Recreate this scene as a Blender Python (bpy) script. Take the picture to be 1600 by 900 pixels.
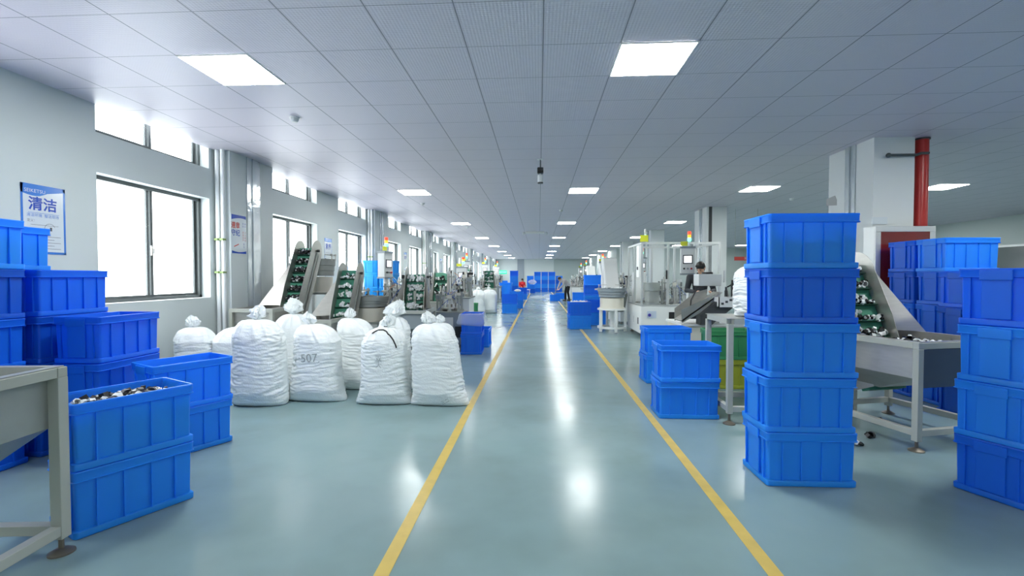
import bpy, bmesh, math, random
from mathutils import Vector, Matrix, Euler, noise
from mathutils.bvhtree import BVHTree
PI = math.pi
R = math.radians
sc = bpy.context.scene
for o in list(bpy.data.objects):
    bpy.data.objects.remove(o)
col = sc.collection

# ------------------------------------------------------------------ camera, sky, exposure
CEIL = 3.21
cd = bpy.data.cameras.new('camera'); cam = bpy.data.objects.new('camera', cd); col.objects.link(cam)
cd.sensor_width = 36; cd.lens = 36 * 735 / 1600; cd.clip_end = 300
cam.location = (0, 0, 1.4)
cam.rotation_euler = (R(90) - math.atan(18 / 735), 0, math.atan(42 / 735))
sc.camera = cam

world = bpy.data.worlds.new('world'); sc.world = world; world.use_nodes = True
wn = world.node_tree
bg = wn.nodes['Background']; bg.inputs[0].default_value = (0.90, 0.97, 1.0, 1); bg.inputs[1].default_value = 3.5
PANEL_STRENGTH = 24.0
vs = sc.view_settings
vs.view_transform = 'Standard'; vs.look = 'None'; vs.gamma = 1; vs.exposure = 1.27
vs.use_curve_mapping = False
sc.cycles.max_bounces = 9; sc.cycles.diffuse_bounces = 6; sc.cycles.glossy_bounces = 4
sc.cycles.transmission_bounces = 6; sc.cycles.transparent_max_bounces = 12
sc.cycles.sample_clamp_indirect = 6.0
sc.cycles.caustics_reflective = False; sc.cycles.caustics_refractive = False

WX, RX, FY, BY = -4.65, 14.0, 49.3, -4.4        # wall planes

# ------------------------------------------------------------------ materials
MATS = {}
def mat(name, c, rough=0.5, metal=0.0, coat=0.0, spec=0.5, emit=None, es=0.0, alpha=1.0, transm=0.0,
        var=0.0, vscale=6.0, bump=0.0, bscale=40.0, transl=0.0, aniso=None):
    if name in MATS: return MATS[name]
    m = bpy.data.materials.new(name); m.use_nodes = True
    nt = m.node_tree; b = nt.nodes['Principled BSDF']
    b.inputs['Base Color'].default_value = (*c, 1)
    b.inputs['Roughness'].default_value = rough
    b.inputs['Metallic'].default_value = metal
    b.inputs['Coat Weight'].default_value = coat
    b.inputs['Coat Roughness'].default_value = 0.15
    b.inputs['Specular IOR Level'].default_value = spec
    b.inputs['Alpha'].default_value = alpha
    b.inputs['Transmission Weight'].default_value = transm
    if emit:
        b.inputs['Emission Color'].default_value = (*emit, 1); b.inputs['Emission Strength'].default_value = es
    tc = nt.nodes.new('ShaderNodeTexCoord')
    if var > 0:
        n = nt.nodes.new('ShaderNodeTexNoise'); n.inputs['Scale'].default_value = vscale; n.inputs['Detail'].default_value = 5
        mp = nt.nodes.new('ShaderNodeMapping')
        if aniso: mp.inputs['Scale'].default_value = aniso
        nt.links.new(tc.outputs['Object'], mp.inputs[0]); nt.links.new(mp.outputs[0], n.inputs[0])
        r = nt.nodes.new('ShaderNodeMapRange'); r.inputs[3].default_value = 1 - var; r.inputs[4].default_value = 1 + var
        nt.links.new(n.outputs[0], r.inputs[0])
        mx = nt.nodes.new('ShaderNodeVectorMath'); mx.operation = 'SCALE'; mx.inputs[0].default_value = c
        nt.links.new(r.outputs[0], mx.inputs['Scale']); nt.links.new(mx.outputs[0], b.inputs['Base Color'])
    if bump > 0:
        n2 = nt.nodes.new('ShaderNodeTexNoise'); n2.inputs['Scale'].default_value = bscale; n2.inputs['Detail'].default_value = 3
        nt.links.new(tc.outputs['Object'], n2.inputs[0])
        bm_ = nt.nodes.new('ShaderNodeBump'); bm_.inputs['Strength'].default_value = bump; bm_.inputs['Distance'].default_value = 0.01
        nt.links.new(n2.outputs[0], bm_.inputs['Height']); nt.links.new(bm_.outputs[0], b.inputs['Normal'])
    if transl > 0:
        t = nt.nodes.new('ShaderNodeBsdfTranslucent'); t.inputs[0].default_value = (*c, 1)
        ms = nt.nodes.new('ShaderNodeMixShader'); ms.inputs[0].default_value = transl
        out = nt.nodes['Material Output']
        nt.links.new(b.outputs[0], ms.inputs[1]); nt.links.new(t.outputs[0], ms.inputs[2]); nt.links.new(ms.outputs[0], out.inputs[0])
    MATS[name] = m
    return m

def math_node(nt, op, a, b=None, c=None):
    n = nt.nodes.new('ShaderNodeMath'); n.operation = op
    for i, v in enumerate((a, b, c)):
        if v is None: continue
        if isinstance(v, (int, float)): n.inputs[i].default_value = v
        else: nt.links.new(v, n.inputs[i])
    return n.outputs[0]

M_ROYAL = mat('crate royal blue', (0.013, 0.205, 0.90), 0.38, transl=0.42, var=0.06)
M_AZURE = mat('crate azure blue', (0.028, 0.36, 1.0), 0.38, transl=0.42, var=0.06)
M_DEEP = mat('crate deep blue', (0.009, 0.145, 0.76), 0.38, transl=0.42, var=0.06)
M_GREEN = mat('crate green', (0.05, 0.30, 0.12), 0.4, transl=0.2)
M_YELLOW = mat('crate yellow green', (0.45, 0.50, 0.05), 0.4, transl=0.2)
M_CYAN = mat('crate sky blue', (0.02, 0.42, 0.92), 0.4, transl=0.35)
M_FRAME = mat('grey painted frame', (0.40, 0.415, 0.37), 0.45, var=0.05)
M_STEEL = mat('brushed steel', (0.52, 0.51, 0.48), 0.34, metal=0.75, var=0.12, vscale=8, aniso=(1, 1, 6))
M_STEEL2 = mat('dull galvanised steel', (0.34, 0.36, 0.34), 0.42, metal=0.5, var=0.2, vscale=5)
M_ALU = mat('anodised aluminium', (0.62, 0.64, 0.64), 0.35, metal=0.6)
M_ALUDARK = mat('window aluminium', (0.11, 0.125, 0.125), 0.45, metal=0.3)
M_BELT = mat('green belt', (0.03, 0.19, 0.12), 0.6)
M_BELT2 = mat('light green belt', (0.10, 0.36, 0.24), 0.6)
M_CREAM = mat('cream enamel', (0.72, 0.69, 0.60), 0.35)
M_GREYP = mat('blue grey enamel', (0.26, 0.30, 0.33), 0.4)
M_LGREY = mat('light grey enamel', (0.66, 0.68, 0.68), 0.4)
M_WHITE = mat('white enamel', (0.80, 0.81, 0.80), 0.4)
M_BLACK = mat('black plastic', (0.015, 0.015, 0.017), 0.4)
M_DARK = mat('dark grey rubber', (0.05, 0.055, 0.06), 0.6)
M_WPART = mat('white plastic parts', (0.80, 0.82, 0.82), 0.4)
M_RED = mat('red paint', (0.45, 0.02, 0.018), 0.3)
M_SACK = mat('white woven sack', (0.80, 0.83, 0.83), 0.48, var=0.05, vscale=4, bump=0.25, bscale=60)
M_FILM = mat('clear plastic film', (0.85, 0.90, 0.95), 0.25, alpha=0.30)
M_GLASS = mat('clear acrylic sheet', (0.80, 0.88, 0.90), 0.05, alpha=0.055)
M_PANE = mat('window glass', (0.95, 0.98, 1.0), 0.02, alpha=0.04)
M_SKIN = mat('skin', (0.62, 0.36, 0.25), 0.5)
M_HAIR = mat('black hair', (0.012, 0.010, 0.010), 0.45)
M_BRONZE = mat('stained steel foot', (0.18, 0.16, 0.13), 0.45, metal=0.6)
M_TUBE = mat('blue air hose', (0.02, 0.10, 0.45), 0.35)
M_ORANGE = mat('copper orange', (0.65, 0.22, 0.07), 0.4)

# ------------------------------------------------------------------ mesh builder
class MB:
    def __init__(s, M=None): s.v = []; s.f = []; s.mi = []; s.M = M; s.cur = 0
    def add(s, vs_, fs):
        b = len(s.v)
        if s.M is not None: vs_ = [s.M @ Vector(p) for p in vs_]
        s.v += [tuple(p) for p in vs_]
        for f in fs: s.f.append(tuple(i + b for i in f)); s.mi.append(s.cur)
        return s
    def box(s, x0, y0, z0, x1, y1, z1, T=None):
        p = [(x0,y0,z0),(x1,y0,z0),(x1,y1,z0),(x0,y1,z0),(x0,y0,z1),(x1,y0,z1),(x1,y1,z1),(x0,y1,z1)]
        if T is not None: p = [T @ Vector(q) for q in p]
        return s.add(p, [(0,3,2,1),(4,5,6,7),(0,1,5,4),(1,2,6,5),(2,3,7,6),(3,0,4,7)])
    def cbox(s, c, d, T=None):
        return s.box(c[0]-d[0]/2, c[1]-d[1]/2, c[2]-d[2]/2, c[0]+d[0]/2, c[1]+d[1]/2, c[2]+d[2]/2, T)
    def loft(s, rings, cap0=True, cap1=True, closed=False):
        n = len(rings[0]); vs_ = [p for r in rings for p in r]; fs = []
        m = len(rings)
        for i in range(m if closed else m - 1):
            a = i * n; b = ((i + 1) % m) * n
            for j in range(n):
                k = (j + 1) % n
                fs.append((a + j, a + k, b + k, b + j))
        if not closed:
            if cap0: fs.append(tuple(range(n - 1, -1, -1)))
            if cap1: fs.append(tuple((m - 1) * n + j for j in range(n)))
        return s.add(vs_, fs)
    def lathe(s, prof, c=(0, 0, 0), n=32, closed=False):
        rings = [[(c[0] + r * math.cos(2*PI*k/n), c[1] + r * math.sin(2*PI*k/n), c[2] + z) for k in range(n)] for r, z in prof]
        return s.loft(rings, True, True, closed)
    def tube(s, pts, r, n=8):
        pts = [Vector(p) for p in pts]; rs = r if isinstance(r, (list, tuple)) else [r] * len(pts)
        rings = []
        up = None
        for i, p in enumerate(pts):
            if i == 0: t = pts[1] - p
            elif i == len(pts) - 1: t = p - pts[i-1]
            else: t = (pts[i+1] - p).normalized() + (p - pts[i-1]).normalized()
            if t.length < 1e-9: t = Vector((0, 0, 1))
            t.normalize()
            if up is None: up = Vector((0, 0, 1)) if abs(t.z) < 0.9 else Vector((1, 0, 0))
            a = t.cross(up)
            if a.length < 1e-4: a = t.orthogonal()
            a.normalize(); bb = t.cross(a); up = a.cross(t) if a.cross(t).length > 1e-6 else up
            rings.append([tuple(p + a * (rs[i] * math.cos(2*PI*k/n)) + bb * (rs[i] * math.sin(2*PI*k/n))) for k in range(n)])
        return s.loft(rings)
    def prism(s, pts, h0, h1, fn):
        n = len(pts)
        vs_ = [fn(a, b, h0) for a, b in pts] + [fn(a, b, h1) for a, b in pts]
        fs = [tuple(range(n - 1, -1, -1)), tuple(range(n, 2 * n))] + [(i, (i+1) % n, n + (i+1) % n, n + i) for i in range(n)]
        return s.add(vs_, fs)
    def ball(s, c, r, sc_=(1, 1, 1), nu=16, nv=10):
        rings = []
        for i in range(1, nv):
            a = PI * i / nv
            rings.append([(c[0] + r*sc_[0]*math.sin(a)*math.cos(2*PI*k/nu), c[1] + r*sc_[1]*math.sin(a)*math.sin(2*PI*k/nu), c[2] - r*sc_[2]*math.cos(a)) for k in range(nu)])
        return s.loft(rings)
    def mesh(s, name, mats, smooth=False, angle=35):
        me = bpy.data.meshes.new(name); me.from_pydata(s.v, [], s.f)
        if not isinstance(mats, (list, tuple)): mats = [mats]
        for m in mats: me.materials.append(m)
        for p, i in zip(me.polygons, s.mi): p.material_index = min(i, len(mats) - 1)
        bm = bmesh.new(); bm.from_mesh(me); bmesh.ops.recalc_face_normals(bm, faces=bm.faces)
        if smooth:
            for f in bm.faces: f.smooth = True
            for e in bm.edges:
                if len(e.link_faces) == 2 and e.calc_face_angle(0) > R(angle): e.smooth = False
        bm.to_mesh(me); bm.free()
        return me
    def build(s, name, mats, parent=None, smooth=False, bevel=0, angle=35):
        o = bpy.data.objects.new(name, s.mesh(name, mats, smooth, angle)); col.objects.link(o)
        if parent is not None: o.parent = parent
        if bevel:
            md = o.modifiers.new('bevel', 'BEVEL'); md.width = bevel; md.segments = 2; md.limit_method = 'ANGLE'; md.angle_limit = R(40)
        return o

def tag(o, label=None, cat=None, group=None, kind=None):
    if label: o['label'] = label
    if cat: o['category'] = cat
    if group: o['group'] = group
    if kind: o['kind'] = kind
    return o
def empty(name, loc=(0, 0, 0), rz=0, label=None, cat=None, group=None):
    o = bpy.data.objects.new(name, None); o.empty_display_size = 0.1; col.objects.link(o)
    o.location = loc; o.rotation_euler = (0, 0, rz)
    return tag(o, label, cat, group)
def struct(o): o['kind'] = 'structure'; return o
def copy_tree(o, parent=None):
    c = o.copy(); col.objects.link(c)
    if parent is not None: c.parent = parent
    for ch in list(o.children): copy_tree(ch, c)
    return c
def dup(o, loc, rz, label, group=None, scale=None):
    c = copy_tree(o); c.location = loc; c.rotation_euler = (0, 0, rz); c['label'] = label
    if group: c['group'] = group
    if scale: c.scale = scale
    return c
ONCE = {}
def once(key, maker):
    """first call hands over the freshly built thing, later calls a copy of it"""
    if key not in ONCE:
        ONCE[key] = maker(); return ONCE[key]
    return copy_tree(ONCE[key])

def text_mb(mb, body, size, at=(0, 0, 0), align='CENTER', sx=1.0, bold=0.0):
    """flat lettering in local x (reading) / y (up), added to a mesh builder"""
    cu = bpy.data.curves.new('lettering', 'FONT'); cu.body = body; cu.size = size; cu.align_x = align; cu.align_y = 'CENTER'
    cu.offset = bold; cu.resolution_u = 3
    to = bpy.data.objects.new('lettering', cu); col.objects.link(to)
    dg = bpy.context.evaluated_depsgraph_get(); ev = to.evaluated_get(dg); me = ev.to_mesh()
    mb.add([(at[0] + v.co.x * sx, at[1] + v.co.y, at[2]) for v in me.vertices], [tuple(p.vertices) for p in me.polygons])
    ev.to_mesh_clear(); bpy.data.objects.remove(to); bpy.data.curves.remove(cu)
    return mb

# ------------------------------------------------------------------ room shell
def floor_material():
    m = bpy.data.materials.new('blue green epoxy floor'); m.use_nodes = True; nt = m.node_tree; b = nt.nodes['Principled BSDF']
    tc = nt.nodes.new('ShaderNodeTexCoord'); sep = nt.nodes.new('ShaderNodeSeparateXYZ'); nt.links.new(tc.outputs['Object'], sep.inputs[0])
    n1 = nt.nodes.new('ShaderNodeTexNoise'); n1.inputs['Scale'].default_value = 0.9; n1.inputs['Detail'].default_value = 4; n1.inputs['Roughness'].default_value = 0.55
    nt.links.new(tc.outputs['Object'], n1.inputs[0])
    cr = nt.nodes.new('ShaderNodeValToRGB'); e = cr.color_ramp.elements
    e[0].position = 0.30; e[0].color = (0.175, 0.250, 0.255, 1); e[1].position = 0.55; e[1].color = (0.215, 0.312, 0.325, 1)
    e.new(0.8).color = (0.245, 0.335, 0.345, 1)
    nt.links.new(n1.outputs[0], cr.inputs[0])
    # saw-cut joint across the floor every six metres
    j = math_node(nt, 'MODULO', math_node(nt, 'ADD', sep.outputs['Y'], 4.75), 6.0)
    jm = math_node(nt, 'LESS_THAN', j, 0.012)
    mix = nt.nodes.new('ShaderNodeMix'); mix.data_type = 'RGBA'; nt.links.new(jm, mix.inputs['Factor'])
    nt.links.new(cr.outputs[0], mix.inputs['A']); mix.inputs['B'].default_value = (0.12, 0.18, 0.20, 1)
    nt.links.new(mix.outputs['Result'], b.inputs['Base Color'])
    n2 = nt.nodes.new('ShaderNodeTexNoise'); n2.inputs['Scale'].default_value = 2.2; n2.inputs['Detail'].default_value = 6
    nt.links.new(tc.outputs['Object'], n2.inputs[0])
    mr = nt.nodes.new('ShaderNodeMapRange'); mr.inputs[1].default_value = 0.3; mr.inputs[2].default_value = 0.7; mr.inputs[3].default_value = 0.16; mr.inputs[4].default_value = 0.262
    nt.links.new(n2.outputs[0], mr.inputs[0]); nt.links.new(mr.outputs[0], b.inputs['Roughness'])
    n3 = nt.nodes.new('ShaderNodeTexNoise'); n3.inputs['Scale'].default_value = 3.0; n3.inputs['Detail'].default_value = 1
    nt.links.new(tc.outputs['Object'], n3.inputs[0])
    bp = nt.nodes.new('ShaderNodeBump'); bp.inputs['Strength'].default_value = 0.10; bp.inputs['Distance'].default_value = 0.02
    nt.links.new(n3.outputs[0], bp.inputs['Height']); nt.links.new(bp.outputs[0], b.inputs['Normal'])
    b.inputs['Specular IOR Level'].default_value = 0.24
    return m
def ceiling_material():
    m = bpy.data.materials.new('pressed metal ceiling tiles'); m.use_nodes = True; nt = m.node_tree; b = nt.nodes['Principled BSDF']
    tc = nt.nodes.new('ShaderNodeTexCoord'); sep = nt.nodes.new('ShaderNodeSeparateXYZ'); nt.links.new(tc.outputs['Object'], sep.inputs[0])
    def cell(o, off, w):
        a = math_node(nt, 'FRACT', math_node(nt, 'DIVIDE', math_node(nt, 'ADD', o, off), 0.6))
        d = math_node(nt, 'MINIMUM', a, math_node(nt, 'SUBTRACT', 1.0, a))      # distance to joint in tiles
        return math_node(nt, 'LESS_THAN', d, w)
    gx = cell(sep.outputs['X'], 60 - 0.03, 0.0085); gy = cell(sep.outputs['Y'], 60 - 0.13, 0.0050)
    g = math_node(nt, 'MAXIMUM', gx, gy)
    mix = nt.nodes.new('ShaderNodeMix'); mix.data_type = 'RGBA'; nt.links.new(g, mix.inputs['Factor'])
    mix.inputs['A'].default_value = (0.67, 0.63, 0.70, 1); mix.inputs['B'].default_value = (0.22, 0.22, 0.26, 1)
    nt.links.new(mix.outputs['Result'], b.inputs['Base Color'])
    fr = 2 * PI / 0.05
    s1 = math_node(nt, 'SINE', math_node(nt, 'MULTIPLY', math_node(nt, 'ADD', sep.outputs['X'], sep.outputs['Y']), fr))
    s2 = math_node(nt, 'SINE', math_node(nt, 'MULTIPLY', math_node(nt, 'SUBTRACT', sep.outputs['X'], sep.outputs['Y']), fr))
    h = math_node(nt, 'SUBTRACT', math_node(nt, 'MULTIPLY', s1, s2), math_node(nt, 'MULTIPLY', g, 3.0))
    bp = nt.nodes.new('ShaderNodeBump'); bp.inputs['Strength'].default_value = 0.22; bp.inputs['Distance'].default_value = 0.004
    nt.links.new(h, bp.inputs['Height']); nt.links.new(bp.outputs[0], b.inputs['Normal'])
    b.inputs['Roughness'].default_value = 0.42; b.inputs['Specular IOR Level'].default_value = 0.4
    return m
M_WALL = mat('pale grey painted wall', (0.59, 0.64, 0.635), 0.55, var=0.03, vscale=1.5)
M_WALLR = mat('grey green painted wall', (0.42, 0.48, 0.47), 0.6, var=0.03, vscale=1.5)
M_COLUMN = mat('off white painted column', (0.66, 0.69, 0.69), 0.5, var=0.03, vscale=2)
M_SILL = mat('white render reveal', (0.82, 0.84, 0.84), 0.6)

struct(MB().box(WX - .3, BY - .2, -0.1, RX + .2, FY + .2, 0).build('floor', floor_material()))
struct(MB().box(WX - .02, BY - .2, CEIL, RX + .2, FY + .2, CEIL + .12).build('ceiling', ceiling_material()))

# left wall as solid boxes around the window openings
WT = 0.24
opens = []
for k in range(-1, 8):
    for a in (4.72, 7.95):
        y0 = a + 6 * k
        if y0 > BY + .2 and y0 + 1.7 < FY: opens.append((y0, y0 + 1.70))
opens.sort()
wl = MB(); y = BY; WTOP = 3.62
for y0, y1 in opens:
    wl.box(WX - WT, y, 0, WX - .02, y0, WTOP).box(WX - .02, y, 0, WX, y0, CEIL)
    wl.box(WX - WT, y0, 0, WX, y1, 1.10); wl.box(WX - WT, y0, 2.50, WX, y1, 2.92); wl.box(WX - WT, y0, WTOP - .04, WX - .02, y1, WTOP)
    y = y1
wl.box(WX - WT, y, 0, WX - .02, FY, WTOP).box(WX - .02, y, 0, WX, FY, CEIL)
struct(wl.build('wall_left', M_WALL))
struct(MB().box(WX - WT, FY, 0, RX, FY + .2, CEIL).build('wall_far', M_WALL))
struct(MB().box(WX - WT, BY - .2, 0, RX, BY, CEIL).build('wall_back', M_WALL))
struct(MB().box(RX, BY, 0, RX + .2, FY, CEIL).build('wall_right', M_WALLR))
struct(MB().box(5.0, 30.7, 0, RX, 30.9, CEIL).box(5.0, 30.9, 0, 5.2, FY, CEIL).build('wall_partition', M_WALLR))

# windows
def make_window(tr, n):
    """aluminium slider; tr True = transom window up to the ceiling"""
    z0, z1 = (2.92, 3.57) if tr else (1.10, 2.50)
    root = empty('window_1', (WX - 0.17, 0, 0)); root['kind'] = 'structure'
    W = 1.70; t = .045
    f = MB(); f.box(-.04, 0, z0, .04, W, z0 + t).box(-.04, 0, z1 - t * (.3 if tr else 1), .04, W, z1).box(-.04, 0, z0, .04, t, z1).box(-.04, W - t, z0, .04, W, z1)
    f.build('window_frame', M_ALUDARK, root, bevel=.003)
    for i in (0, 1):
        a = t if i == 0 else W / 2 - .03; b_ = W / 2 + .03 if i == 0 else W - t; x = .015 if i == 0 else -.015
        s_ = MB(); w = .04
        s_.box(x-.012, a, z0 + t, x+.012, b_, z0 + t + w*.7).box(x-.012, a, z1 - t*.3 - .02, x+.012, b_, z1 - t*.3).box(x-.012, a, z0+t, x+.012, a + w, z1-.01).box(x-.012, b_-w, z0+t, x+.012, b_, z1-.01)
        so = s_.build('sash', M_ALUDARK, root)
        MB().box(x - .003, a + w, z0 + t + .02, x + .003, b_ - w, z1 - .03).build('pane', M_PANE, so)
    if not tr:
        MB().box(.027, W/2 - .012, 1.66, .045, W/2 + .012, 1.78).tube([(.04, W/2, 1.77), (.06, W/2, 1.74), (.06, W/2, 1.68)], .008).build('latch', M_STEEL, root)
        MB().box(.04, 0, z0 - .002, .17, W, z0 + .006).build('sill', M_SILL, root)
    return root
wproto = make_window(False, 1); tproto = make_window(True, 1)
wc = 1
for i, (y0, y1) in enumerate(opens):
    for p in (wproto, tproto):
        o = p if i == 0 else copy_tree(p)
        o.location = (WX - 0.17, y0, 0); o.name = 'window_%d' % wc; wc += 1

# pilasters on the window wall, with their white pipes and steel guards
M_WPIPE = mat('white plastic pipe', (0.82, 0.84, 0.84), 0.3)
M_CLAMP = mat('olive green pipe clamp', (0.22, 0.32, 0.10), 0.45)
M_GUARD = mat('crumpled film over steel strip', (0.52, 0.57, 0.60), 0.16, metal=0.4, bump=0.9, bscale=9, coat=0.6)
pil = 0
for k in range(-1, 8):
    y0 = 6.56 + 6 * k
    if y0 + 1.1 > FY: break
    struct(MB().box(WX, y0, 0, WX + .21, y0 + 1.09, CEIL).build('trim_%d' % (pil + 1), M_WALL, bevel=.004)); pil += 1
for k in range(0, 8):
    y0 = 6.56 + 6 * k
    where = 'on the %s pilaster from the front' % ['first', 'second', 'third', 'fourth', 'fifth', 'sixth', 'seventh', 'eighth'][k]
    grp = 'pipe pairs on the window wall'
    for j, dx in enumerate((.055, .135)):
        p = empty('wall_pipe', (WX + dx, y0 - .05, 0), 0,
                  'white vertical pipe %s, %s of the pair' % (where, 'wall side' if j == 0 else 'room side'), 'pipe', grp)
        MB().tube([(0, 0, 0), (0, 0, CEIL)], .028, 14).build('pipe', M_WPIPE, p, smooth=True)
        for z in ((1.46, 1.93) if k < 3 else (1.7,)):
            MB().lathe([(.036, z - .012), (.036, z + .012)], n=14).cbox((0, -.04, z), (.05, .02, .03)).build('clamp', M_CLAMP, p)
    g = MB().box(0, 0, 0, .012, .33, CEIL).box(.012, .12, 0, .028, .145, CEIL)
    go = g.build('steel_guard_strip', M_GUARD); go.location = (WX + .211, y0 + .38, 0)
    tag(go, 'steel cable guard strip under crinkled film %s' % where, 'trim strip', 'guard strips on pilasters')

# free-standing columns on the right, each with a guard strip
for k in range(-1, 5):
    y0 = 6.42 + 6.1 * k
    if k > 3: break
    struct(MB().box(4.35, y0, 0, 4.86, y0 + .95, CEIL).build('trim_%d' % (pil + 1), M_COLUMN, bevel=.004)); pil += 1
    if k >= 0:
        go = MB().box(-.012, .34, 0, 0, .56, CEIL).box(-.03, .44, 0, -.012, .455, CEIL).build('steel_guard_strip', M_GUARD)
        go.location = (4.349, y0, 0)
        tag(go, 'steel guard strip on the side of the ' + ['column by the red pipe', 'column behind the glazed machine', 'third column on the right', 'farthest column on the right'][k], 'trim strip', 'guard strips on columns')
    if k == 1:
        go = MB().box(.02, -.01, 1.2, .10, 0, CEIL).build('cable_duct', M_DARK); go.location = (4.38, y0 - .001, 0)
        tag(go, 'dark vertical cable duct on the column behind the glazed machine', 'duct')

# ceiling light panels
M_PANEL = mat('lit light panel', (1, 1, 1), 0.5, emit=(0.97, 1.0, 0.97), es=PANEL_STRENGTH)
def make_panel():
    r = empty('ceiling_light', (0, 0, CEIL), 0, None, 'ceiling light')
    f = MB(); h = .3; w = .012
    f.box(-h, -h, -.010, h, -h + w, -.001).box(-h, h - w, -.010, h, h, -.001).box(-h, -h + w, -.010, -h + w, h - w, -.001).box(h - w, -h + w, -.010, h, h - w, -.001)
    f.build('frame', M_WHITE, r)
    MB().box(-h + w, -h + w, -.008, h - w, h - w, -.002).build('diffuser', M_PANEL, r)
    return r
colname = {-2.67: 'row nearest the windows', .93: 'row over the aisle', 4.53: 'row over the right-hand columns', 8.13: 'second row right of the columns', 11.73: 'row nearest the right wall'}
ordn = ['first', 'second', 'third', 'fourth', 'fifth', 'sixth', 'seventh', 'eighth']
for i in range(-1, 8):
    for cx in colname:
        Y = 4.03 + 6 * i
        if cx > 5.3 and Y > 30.5: continue
        p = once('panel', make_panel); p.location = (cx, Y, CEIL); p['category'] = 'ceiling light'
        if i >= 0: p['label'] = 'square lit ceiling panel, %s from the camera in the %s' % (ordn[i], colname[cx])
        else: p['label'] = 'square lit ceiling panel behind the camera in the %s' % colname[cx]
        p['group'] = 'square ceiling light panels'

# yellow aisle lines
M_LINE = mat('worn yellow floor paint', (0.58, 0.42, 0.09), 0.4, var=0.22, vscale=9)
for n_, X in ((1, -0.735), (2, 1.11)):
    o = MB().box(X - .036, BY, 0.0005, X + .036, 44, 0.002).build('trim_%d' % (pil + n_), M_LINE); struct(o)
pil += 2

# ------------------------------------------------------------------ crates
CL, CW, CH = .59, .39, .363
def rrect(L, W, r, z, n=4):
    out = []
    for cx, cy, a0 in ((L/2 - r, W/2 - r, 0), (-L/2 + r, W/2 - r, 90), (-L/2 + r, -W/2 + r, 180), (L/2 - r, -W/2 + r, 270)):
        for i in range(n + 1):
            a = R(a0 + 90 * i / n); out.append((cx + r * math.cos(a), cy + r * math.sin(a), z))
    return out
def make_crate(m, L=CL, W=CW, H=CH):
    root = empty('plastic_crate', cat='crate')
    def ring(ins, z, r=.022): return rrect(L - 2*ins, W - 2*ins, max(.004, r - ins * .4), z)
    b = MB()
    b.loft([ring(.012, 0), ring(.004, .006), ring(.003, .036), ring(.005, .040), ring(.019, .042), ring(.014, H - .066),
            ring(.014, H - .012), ring(.016, H - .012), ring(.019, H - .05), ring(.026, .03)])
    for s_ in (-1, 1):
        for x in (-.188, -.066, .066, .188):
            x *= L / .59
            b.box(x - .004, s_*(W/2 - .020), .040, x + .004, s_*(W/2 - .004), H - .058)
        for y_ in (-.13, .13):
            b.box(s_*(L/2 - .020), y_*W/.39 - .004, .040, s_*(L/2 - .004), y_*W/.39 + .004, H - .058)
    b.build('body', m, root, smooth=True)
    rm = MB()
    rm.loft([ring(.002, H - .060), ring(-.002, H - .057), ring(-.002, H - .054), ring(.003, H - .051), ring(.002, H - .012), ring(0, H - .008), ring(.002, H - .001), ring(.014, H - .001),
             ring(.0145, H - .012), ring(.0145, H - .060)], closed=True)
    rm.build('rim', m, root, smooth=True)
    for s_ in (-1, 1):
        h = MB(); x0, x1 = sorted((s_*(L/2 - .014), s_*(L/2 - .001)))
        h.box(x0, -.072, .046, x1, .072, H - .052)
        x2, x3 = sorted((s_*(L/2 - .001), s_*(L/2 + .009)))
        h.box(x2, -.080, H - .075, x3, .080, H - .012)
        h.build('handle', m, root, bevel=.003)
    return root
LEVELS = {1: [''], 2: ['lower', 'upper'], 3: ['lowest', 'middle', 'topmost'], 4: ['lowest', 'second lowest', 'second highest', 'topmost'],
          5: ['lowest', 'second lowest', 'middle', 'second highest', 'topmost']}
def crate(m, mname, x, y, z, rz, label, group=None):
    c = once('crate' + m.name, lambda: make_crate(m))
    c.location = (x, y, z); c.rotation_euler = (0, 0, rz); c['label'] = label; c['category'] = 'crate'
    if group: c['group'] = group
    elif 'group' in c: del c['group']
    return c
rj = random.Random(5)
def stack(n, x, y, rz, desc, group, mats=None, jit=.006, z0=0):
    """desc: where this stack stands"""
    for i in range(n):
        m = (mats or [M_ROYAL])[i % len(mats or [1])]
        lv = LEVELS[n][i]
        cn = {M_AZURE.name: 'bright blue', M_ROYAL.name: 'royal blue', M_DEEP.name: 'deep blue', M_GREEN.name: 'green', M_YELLOW.name: 'yellow-green', M_CYAN.name: 'sky blue'}[m.name]
        lab = ('%s crate, %s of %s' % (cn, lv, desc)) if lv else '%s ribbed crate %s' % (cn, desc)
        crate(m, cn, x + rj.uniform(-jit, jit), y + rj.uniform(-jit, jit), z0 + i * CH, rz + rj.uniform(-.012, .012), lab, group)

A, Z, D = M_AZURE, M_ROYAL, M_DEEP
stack(2, -2.48, 2.655, R(61.6), 'the cap-filled pair behind the foreground hopper', 'crates by the left hopper', [A, A])
stack(2, -2.90, 3.67, R(62), 'the open pair beside the nearest sack', 'crates by the sacks', [A, A])
stack(3, -3.555, 3.70, R(90), 'the three-high stack left of the sacks', 'crates along the window wall', [Z, Z, Z])
stack(4, -4.02, 3.68, R(90), 'the four-high stack left of the first window', 'crates along the window wall', [D, Z, D, Z])
stack(5, -4.445, 3.60, R(90), 'the five-high stack touching the wall below the poster', 'crates along the window wall', [D, D, D, D, A])
stack(5, -4.03, 3.02, R(90), 'the five-high stack at the left edge', 'crates at the left edge', [Z, A, Z, D, A])
stack(5, 1.805, 3.39, R(.3), 'the lone five-high stack right of the aisle', 'tall stack right of the aisle', [A, A, A, Z, A], jit=.008)
stack(2, 1.48, 4.86, 0, 'the empty pair by the right yellow line', 'low stacks right of the aisle', [A, A])
stack(2, 1.69, 6.42, R(3), 'the pair behind the empty pair, right side', 'low stacks right of the aisle', [A, A])
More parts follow.
